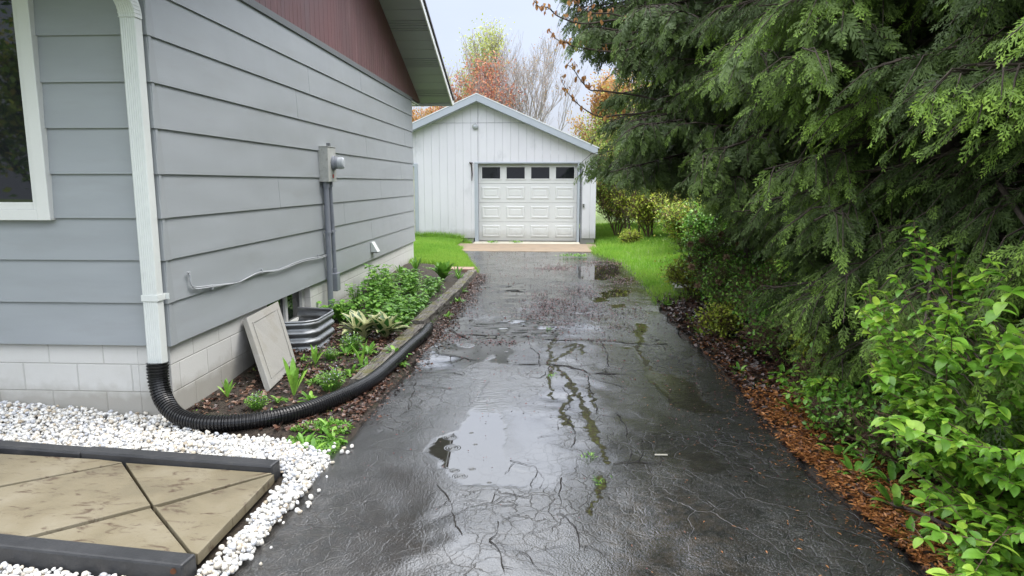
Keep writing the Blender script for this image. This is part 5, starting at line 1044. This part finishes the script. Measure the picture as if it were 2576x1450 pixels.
# dandelion-like weeds
dw = rosette(41, 20, .13, 'dandelion', 'weed_leaf', .26, (.3, 1.2), (.3, 1.4), 'lance')
DW = [(-1.86, 5.05, .8), (-2.12, 5.05, .6), (-2.0, 5.5, .7), (-1.66, 5.95, .9), (-1.75, 6.35, 1.), (-1.52, 5.75, .7), (-1.48, 6.35, 1.1), (-1.38, 6.1, .7), (-1.75, 5.75, .8), (-2.02, 4.7, .5), (-1.5, 8.9, .9), (-1.45, 9.3, 1.), (-1.32, 9.6, .9), (-1.36, 10.4, .9), (-1.3, 8.5, .7), (-1.62, 4.25, .8), (-1.52, 4.12, .8), (-1.46, 4.35, .9), (-1.55, 4.5, .7), (-1.7, 4.35, .6), (-2.3, 6.1, .5), (-1.95, 6.3, .9),
      (1.84, 5.05, .9), (1.92, 4.85, .9), (1.80, 4.15, 1.2), (1.95, 4.05, 1.3), (1.78, 3.85, 1.1), (1.92, 3.7, 1.2), (1.82, 3.45, 1.2), (2.0, 3.35, 1.3), (1.85, 2.95, 1.2), (1.74, 3.15, .9), (1.9, 2.7, 1.3), (1.72, 6.1, .8), (1.7, 7.6, .8), (1.62, 9.4, .9), (1.75, 8.4, .8), (2.05, 5.9, 1.), (2.1, 2.9, 1.1)]
for k, (x, y, s_) in enumerate(DW): place(k == 0, dw, 'rosette of jagged green weed leaves ' + ('in the flower bed or along its sleepers' if x < 0 else 'in the litter at the right edge of the driveway'), 'weed', 'weeds by the flower bed' if x < 0 else 'weeds at the right edge', x, y, None, k*1.1, s_)
tl = rosette(42, 7, .36, 'dock_plant', 'weed_leaf', .16, (1.1, 1.5), (.1, .6), 'lance', .5, 1.)
for k, (x, y, s_, lab) in enumerate([(-2.06, 5.22, .85, 'tall upright lance leaved weed in front of the leaning slab'), (-2.55, 5.1, .45, 'small upright weed at the foot of the foundation wall'), (-1.72, 6.0, .65, 'upright lance leaved weed beside the nearest sleeper'), (-2.15, 6.0, .5, 'small upright weed beside the leaning slab')]): place(k == 0, tl, lab, 'weed', 'upright weeds of the bed', x, y, None, k*2., s_)
# forget-me-nots
r = np.random.default_rng(51); n = 150; az = r.uniform(0, 6.3, n); rr = .10*np.sqrt(r.random(n)); zz = .05+.12*r.random(n)*(1.2-rr/.12); p = np.stack([np.cos(az)*rr, np.sin(az)*rr, zz], -1)
V, F, a, b = leaves(p, az+r.normal(0, .6, n), r.uniform(0, 1, n), .035, .011, .5, 'lance', .2, 3, r.uniform(.2, 1, n)); q = p[:60]+[0, 0, .03]; fv, ff = inst(QV, QF, q, frames(norm(r.normal(size=(60, 3))), np.tile([0, 0, 1.], (60, 1))), np.full(60, .013))
fm = proto('forget_me_not', 'weed_leaf', V, F, a, b, seg_mesh(np.stack([p[:, 0]*.5, p[:, 1]*.5, 0*zz], -1), p, np.full(n, .0015), np.full(n, .001), 3), True, (fv, ff, np.repeat(r.random(60), 4)))
for k, (x, y, s_, lab) in enumerate([(-1.93, 6.42, 1.1, 'clump of tiny pale flowers right in front of the cream edged hostas'), (-1.78, 5.32, 1.15, 'clump of tiny pinkish blue flowers beside the end of the nearest sleeper'), (-2.2, 4.85, .8, 'sparse tiny blue flowers in the soil behind the black pipe'), (-2.05, 6.15, .7, 'small clump of pale flowers beside the window well')]): place(k == 0, fm, lab, 'flower', 'tiny pale flowers of the bed', x, y, None, k, s_)

# ------------------------------------------------------------------ grass
def blades(x, y, z, h, w, var, name):
    n = len(x); az = rnd(n, 0, 6.3); lx, ly = rnd(n, -.5, .5)*h, rnd(n, -.5, .5)*h; ca, sa = np.cos(az)*w/2, np.sin(az)*w/2
    V = np.stack([np.stack([x-ca, y-sa, z], -1), np.stack([x+ca, y+sa, z], -1), np.stack([x+ca*.7+lx*.4, y+sa*.7+ly*.4, z+h*.6], -1), np.stack([x+lx, y+ly, z+h], -1), np.stack([x-ca*.7+lx*.4, y-sa*.7+ly*.4, z+h*.6], -1)], 1).reshape(-1, 3)
    i = (np.arange(n)*5)[:, None]; F = np.concatenate([i+np.array([[0, 1, 2, 4]]), i+np.array([[4, 2, 3, 3]])], 0)[:, :]
    F1 = i+np.array([[0, 1, 2, 4]]); F2 = i+np.array([[4, 2, 3]])
    me_V = V; a = np.repeat(var, 5)
    Vq = np.stack([V.reshape(n, 5, 3)[:, 0], V.reshape(n, 5, 3)[:, 1], V.reshape(n, 5, 3)[:, 2], V.reshape(n, 5, 3)[:, 3], V.reshape(n, 5, 3)[:, 4]], 1)
    tri = np.concatenate([i+np.array([[0, 1, 2]]), i+np.array([[0, 2, 4]]), F2]); return npmesh(name, V, tri, M['grass'], var=a)
def scatter(x0, x1, y0, y1, n, f):
    x, y = rnd(n, x0, x1), rnd(n, y0, y1); k = rnd(n) < f(x, y); return x[k], y[k]
x1, y1 = scatter(-6, -1.2, 12.75, 19.6, 120000, lambda x, y: lawnmask(x, y)*(x < xl(y)+.08)); h1 = (.05+.06*rnd(len(x1)))*(1+1.3*sst(18.7, 19.4, y1)*(fbm(x1, y1, 1.5, 3) > .42))
x2, y2 = scatter(1.0, 6.5, 8.6, 27, 190000, lambda x, y: np.maximum(lawnmask(x, y), sst(.25, .0, x-xr(np.minimum(y, 17)))*sst(9.2, 9.8, y)*(x > xr(np.minimum(y, 17))-.08))*(.4+.6*sst(.35, .6, fbm(x, y, .8, 1)))*((x > 1.32) | (y < 19.3))); h2 = .05+.09*rnd(len(x2))
x3, y3 = scatter(-5, -1.36, 12.9, 16.5, 20000, lambda x, y: sst(.15, -.02, np.abs(x-xl(y)))); h3 = .04+.05*rnd(len(x3))
x = np.concatenate([x1, x2, x3]); y = np.concatenate([y1, y2, y3]); h = np.concatenate([h1, h2, h3])
v = .2+.5*fbm(x, y, 1.1, 4, 3)+.3*rnd(len(x)); o = blades(x, y, gz(x, y)-.005, h, .010+.004*rnd(len(x)), v.clip(0, 1), 'lawn'); tag(o, kind='stuff')
# sparse green ground cover in the bed and small grass tufts at the pebble edge
x, y = scatter(-2.7, -1.4, 4.5, 12.4, 24000, lambda x, y: sst(.47, .62, fbm(x, y, 1.9, 6))*(x < xl(y)-.12)*(.25+.75*sst(6, 8, y))); xa, ya = scatter(-1.78, -1.38, 4.02, 4.75, 9000, lambda x, y: sst(.30, .5, fbm(x, y, 4, 2))*(np.hypot((x+1.55)/.25, (y-4.3)/.3) < 1))
xb, yb = scatter(1.5, 3.2, 2.4, 10, 60000, lambda x, y: sst(.55, .7, fbm(x, y, 1.7, 3))*(x > xr(y)+.10)*.9)
x = np.concatenate([x, xa, xb]); y = np.concatenate([y, ya, yb]); n = len(x); V, F, a, b = leaves(np.stack([x, y, gz(x, y)], -1), rnd(n, 0, 6.3), rnd(n, .2, 1.3), rnd(n, .015, .045), rnd(n, .007, .014), .6, 'oval', .2, 2, rnd(n, .1, .95))
o = npmesh('ground_cover', V, F, M['weed_leaf'], var=a); tag(o, kind='stuff')
# moss tufts and sprigs in the cracks
acc = Acc(); r = np.random.default_rng(8)
for P_q in [z5((1060, 445)), z5((1045, 210)), z5((1250, 850)), z5((1310, 980)), z5((360, 870))][:4]:
    c = P_q[0]; n = 26; V, F, a, b = leaves(np.stack([c[0]+r.normal(0, .02, n), c[1]+r.normal(0, .03, n), np.full(n, .004)], -1), r.uniform(0, 6.3, n), r.uniform(.2, 1.2, n), .03, .009, .5, 'oval', .2, 2); acc.add(V, F, a)
for (px_, py_) in [(1420, 648), (1450, 648), (1470, 649), (1238, 613), (1300, 613)]:
    c = G(px_, py_); n = 40; V, F, a, b = leaves(np.stack([c[0]+r.normal(0, .09, n), c[1]+r.normal(0, .08, n), np.full(n, .02)], -1), r.uniform(0, 6.3, n), r.uniform(.4, 1.4, n), .09, .02, .7, 'lance', .2, 3); acc.add(V, F, a)
o = acc.build('crack_weeds', M['weed_leaf']); tag(o, kind='stuff')

# ------------------------------------------------------------------ litter
LV = np.array([[0, -.5, 0], [.30, -.15, .10], [.42, .12, .02], [.12, .2, -.02], [0, .55, .12], [-.14, .2, 0], [-.45, .1, .06], [-.28, -.2, .12]]); LF = np.array([[0, 1, 3, 5], [1, 2, 3, 3], [3, 4, 5, 5], [5, 6, 7, 7], [0, 5, 7, 7]])
def flat(name, mat, x, y, z, size, tilt, var, T=(QV, QF), stretch=None):
    n = len(x); az = rnd(n, 0, 6.3); up = norm(np.stack([RNG.normal(0, tilt, n), RNG.normal(0, tilt, n), np.ones(n)], -1)); Mx = frames(np.stack([np.cos(az), np.sin(az), RNG.normal(0, tilt*.5, n)], -1), up)
    if stretch is not None: Mx = Mx*np.array([stretch, 1, 1])[None, None, :]
    V, F = inst(T[0], T[1], np.stack([x, y, z], -1), Mx, size); return V, F, np.repeat(var, len(T[0]))
LT = (LV[[0, 1, 3, 5, 1, 2, 3, 3, 3, 4, 5, 5, 5, 6, 7, 7, 0, 5, 7, 7]].reshape(5, 4, 3)[:, :, :].reshape(-1, 3), np.arange(20).reshape(5, 4))
LT = (LV, np.array([[0, 1, 2], [0, 2, 3], [0, 3, 5], [3, 4, 5], [0, 5, 6], [0, 6, 7]]))
acc = Acc()
x, y = scatter(1.4, 5, 2.0, 13, 46000, lambda x, y: sst(-.16, .16, x-xr(y)+(fbm(x, y, 3, 2, 4)-.5)*.5)*(1-.9*sst(9.6, 10.6, y)*sst(2.3, 1.9, x)))
V, F, a = flat('', '', x, y, gz(x, y)+.008+rnd(len(x), 0, .025), rnd(len(x), .03, .075), .45, rnd(len(x), 0, .85)**1.3, LT); acc.add(V, F, a)
x, y = scatter(-2.7, -1.35, 4.35, 7.6, 6500, lambda x, y: (.35+.65*sst(.4, .55, fbm(x, y, 2.2, 3)))*(x < xl(y)+.03)); V, F, a = flat('', '', x, y, gz(x, y)+.006+rnd(len(x), 0, .015), rnd(len(x), .02, .06), .4, rnd(len(x), 0, .95), LT); acc.add(V, F, a)
x, y = scatter(-1.5, -1.0, 4.6, 12.6, 9000, lambda x, y: sst(.26, .0, x-xl(y)+(fbm(x, y, 4, 1)-.5)*.3)*(x > xl(y)-.12)*(.35+.65*sst(6.5, 7.5, y))); V, F, a = flat('', '', x, y, .006+rnd(len(x), 0, .02), rnd(len(x), .012, .04), .4, rnd(len(x), .2, .9), LT); acc.add(V, F, a)
o = acc.build('leaf_litter', M['brown_leaf']); tag(o, kind='stuff')
acc = Acc()
x, y = scatter(1.35, 2.6, 2.0, 8, 80000, lambda x, y: sst(-.14, .0, x-xr(y)+(fbm(x, y, 3, 2, 4)-.5)*.5)*sst(.55, .10, x-xr(y)-.12*fbm(x, y, 3, 1))*(.05+.95*sst(5.9, 4.9, y))*(.35+.65*sst(.32, .5, fbm(x, y, 3.2, 4)))); n = len(x)
V, F, a = flat('', '', x, y, gz(x, y)+.022+rnd(n, 0, .018), rnd(n, .018, .045), .35, rnd(n)**1.2, (QV, QF), .45); acc.add(V, F, a)
x, y = scatter(-1.4, 1.75, 2.2, 6.2, 9000, lambda x, y: .12*sst(.0, 1.7, x)**2+.9*sst(-.28, -.02, x-xr(y)+(fbm(x, y, 4, 3)-.5)*.3)**2); n = len(x); V, F, a = flat('', '', x, y, np.full(n, .014), rnd(n, .01, .03), .15, rnd(n), (QV, QF), .4); acc.add(V, F, a)
o = acc.build('cedar_litter', M['needle']); tag(o, kind='stuff')
def zdrv(x, y):
    j = np.clip(np.searchsorted(ysd, y), 0, len(ysd)-1); u = ((x-Xd[0, j])/(Xd[-1, j]-Xd[0, j])*240).astype(int).clip(0, 240); return np.maximum(zd[u, j], -.01)
acc = Acc(); ctr_ = [np.array(G(*q)) for q in [(1405, 770), (1440, 735), (1420, 800), (1350, 790), (1470, 790), (1380, 750)]]
def fb(x, y):
    d_ = sum(np.exp(-(((x-c[0])/.32)**2+((y-c[1])/.8)**2)) for c in ctr_); f = .05+.6*d_*(.2+.8*sst(.4, .6, fbm(x, y, 3.5, 2)))
    for (q, sx, sy, am) in [((1400, 675), .45, .35, 1), ((1520, 662), .55, .5, 1.), ((1570, 708), .3, .5, 1), ((1255, 862), .22, .10, 2), ((1545, 825), .2, .15, 1), ((1490, 858), .25, .07, 1.5), ((1480, 740), .3, .5, .4), ((1520, 765), .4, .5, .4), ((1560, 790), .3, .5, .5), ((1200, 786), .12, .4, .4), ((1150, 850), .15, .2, 1.)]:
        c = G(*q); f = f+am*np.exp(-(((x-c[0])/sx)**2+((y-c[1])/sy)**2))*sst(.35, .55, fbm(x, y, 4, 5))
    return f*.55
x, y = scatter(-2, 1.7, 2.6, 16.8, 150000, lambda x, y: fb(x, y)*(x > xl(y))*(x < xr(y))*sst(3.5, 6.5, y+.8)); n = len(x)
V, F, a = flat('', '', x, y, zdrv(x, y)+.006+rnd(n, 0, .006), rnd(n, .012, .034)*(.45+.55*sst(3.5, 8, y)), .35, rnd(n), (QV, QF)); acc.add(V, F, a)
o = acc.build('fallen_buds', M['bud']); tag(o, kind='stuff')
# moss clots along the mossy cracks (real relief)
# ------------------------------------------------------------------ white pebbles
import bmesh
bm = bmesh.new(); bmesh.ops.create_icosphere(bm, subdivisions=2, radius=.5); IV = np.array([v.co[:] for v in bm.verts]); IF = np.array([[v.index for v in f.verts] for f in bm.faces]); bm.free()
def inpoly(x, y, poly): return sd_poly(np.asarray(x), np.asarray(y), poly) > 0
PA = [(-5.2, 4.64), (-2.70, 4.64), (-2.55, 4.42), (-2.25, 4.30), (-1.9, 4.28), (-1.62, 4.16), (-1.38, 4.03), (-1.33, 3.8), (-1.37, 3.3), (-1.38, 2.9), (-1.41, 2.6), (-1.44, 2.3), (-1.54, 2.3), (-1.51, 3.0), (-1.52, 3.6), (-1.53, 3.76), (-2.83, 3.90), (-5.2, 4.19)]
PB = [(-3.6, 2.84), (-1.545, 2.59), (-1.5, 2.2), (-1.9, 1.9), (-3.6, 1.9)]
acc = Acc(); pos = []
for lay in range(3):
    st = .024; gx, gy = np.meshgrid(np.arange(-5.2, -1.2, st), np.arange(1.9, 4.75, st)); gx = gx.ravel()+RNG.uniform(-.013, .013, gx.size); gy = gy.ravel()+RNG.uniform(-.013, .013, gy.size)
    k = (inpoly(gx, gy, PA) | inpoly(gx, gy, PB)); 
    if lay == 2: k &= RNG.random(len(k)) < .35
    gx, gy = gx[k], gy[k]; pos.append(np.stack([gx, gy, -.012+.018*lay+RNG.uniform(-.006, .006, len(gx))+.09*sst(-2.7, -4.2, gx)*sst(4.15, 4.65, gy)], -1))
sx_, sy_ = scatter(-1.5, -1.26, 2.4, 4.2, 90, lambda x, y: (x > -1.4)*.6); pos.append(np.stack([sx_, sy_, np.full(len(sx_), .012)], -1))
pos = np.concatenate(pos); n = len(pos)
shapes = []
for s_ in range(8):
    r = np.random.default_rng(s_); V = IV*np.array([1, r.uniform(.7, .95), r.uniform(.55, .8)]); d_ = r.normal(size=(5, 3)); d_ /= np.linalg.norm(d_, axis=1)[:, None]
    for q in d_: pr = V@q; V = V-np.outer(np.maximum(pr-r.uniform(.24, .36), 0)*.75, q)
    shapes.append(V)
sh = RNG.integers(0, 8, n); sz = .017+.028*RNG.random(n)**1.4
for s_ in range(8):
    k = sh == s_; Mx = frames(rsph(k.sum(), .3), norm(rsph(k.sum())+[0, 0, 1.4])); V, F = inst(shapes[s_], IF, pos[k], Mx, sz[k]); acc.add(V, F, np.repeat(rnd(k.sum())**.8, len(IV)))
o = acc.build('white_pebbles', M['pebble'], smooth=True); tag(o, kind='stuff')
# curled maple leaf on the pebbles
def maple_leaf(x, y, z, s, label, rz):
    ang = np.linspace(0, 2*PI, 31)[:-1]; rad = np.array([.35+.65*abs(math.cos(a*2.5))**1.6*(1 if math.sin(a) > -.75 else .3) for a in ang]); V = [(0, 0, .02)]+[(rad[i]*math.cos(a), rad[i]*math.sin(a), .22*rad[i]**2+.1*math.sin(a*3)) for i, a in enumerate(ang)]
    m_ = MB(); m_.add(V, [(0, 1+i, 1+(i+1) % 30) for i in range(30)]); o = m_.build('fallen_leaf', M['dead_maple']); o.location = (x, y, z); o.scale = (s, s, s); o.rotation_euler = (.3, .1, rz); md = o.modifiers.new('thick', 'SOLIDIFY'); md.thickness = .02; tag(o, label, 'leaf')
M['dead_maple'] = mat_paint('dry_maple_leaf', (.22, .12, .075), .6, 20, .3)
c = G(68, 1036, .05); maple_leaf(c[0], c[1], .065, .055, 'large brown maple leaf lying on the white pebbles', 1.)
c = G(1045*.0+757, 805, .32); maple_leaf(-2.76, 6.95, .17, .06, 'dead reddish leaf on the sill inside the window well', .5)
# pale splinter on the asphalt
mb = MB(); c = Z5(1610, 847); mb.prism([(c[0]-.04, c[1]-.004, .006), (c[0]+.04, c[1]-.002, .006), (c[0]+.036, c[1]+.008, .006), (c[0]-.042, c[1]+.005, .006)], (0, 0, .006)); o = mb.build('wood_splinter', M['sill']); tag(o, 'small pale wood splinter on the wet asphalt', 'splinter')
# fallen branch in the litter
bb = bez([(1.66, 3.75, .03), (1.74, 3.5, .045), (1.86, 3.36, .05), (1.95, 3.2, .05)], 20); mb = MB(); mb.tube([tuple(p) for p in bb], list(np.linspace(.006, .013, 20)), 7); o = mb.build('fallen_branch', M['bark'], smooth=True); tag(o, 'short dark fallen branch lying in the orange litter at the driveway edge', 'branch')
# ------------------------------------------------------------------ behind the viewer, seen in the window and the water
tree('maple_tree', -8.7, -2.3, 9, 'broad dark tree mirrored in the living room window', 'tree', 'shrub_leaf', 9000, .16, 200, None, .7, .42, up=.5, nch=6, jit=.3, bark='bark', rmin=.012, lowest=.5)
for k, (x, y) in enumerate([(-22, -20), (-12, -30), (-30, -24)]): tree('maple_tree', x, y, 8, ['tree across the lawn mirrored left in the window', 'tree far across the lawn mirrored in the window', 'distant tree mirrored at the edge of the window'][k], 'tree', 'mix_leaf', 5000, .3, 210+k, None, .8, .2, 4, .4, 1, 6, .5, 'bark', .02)
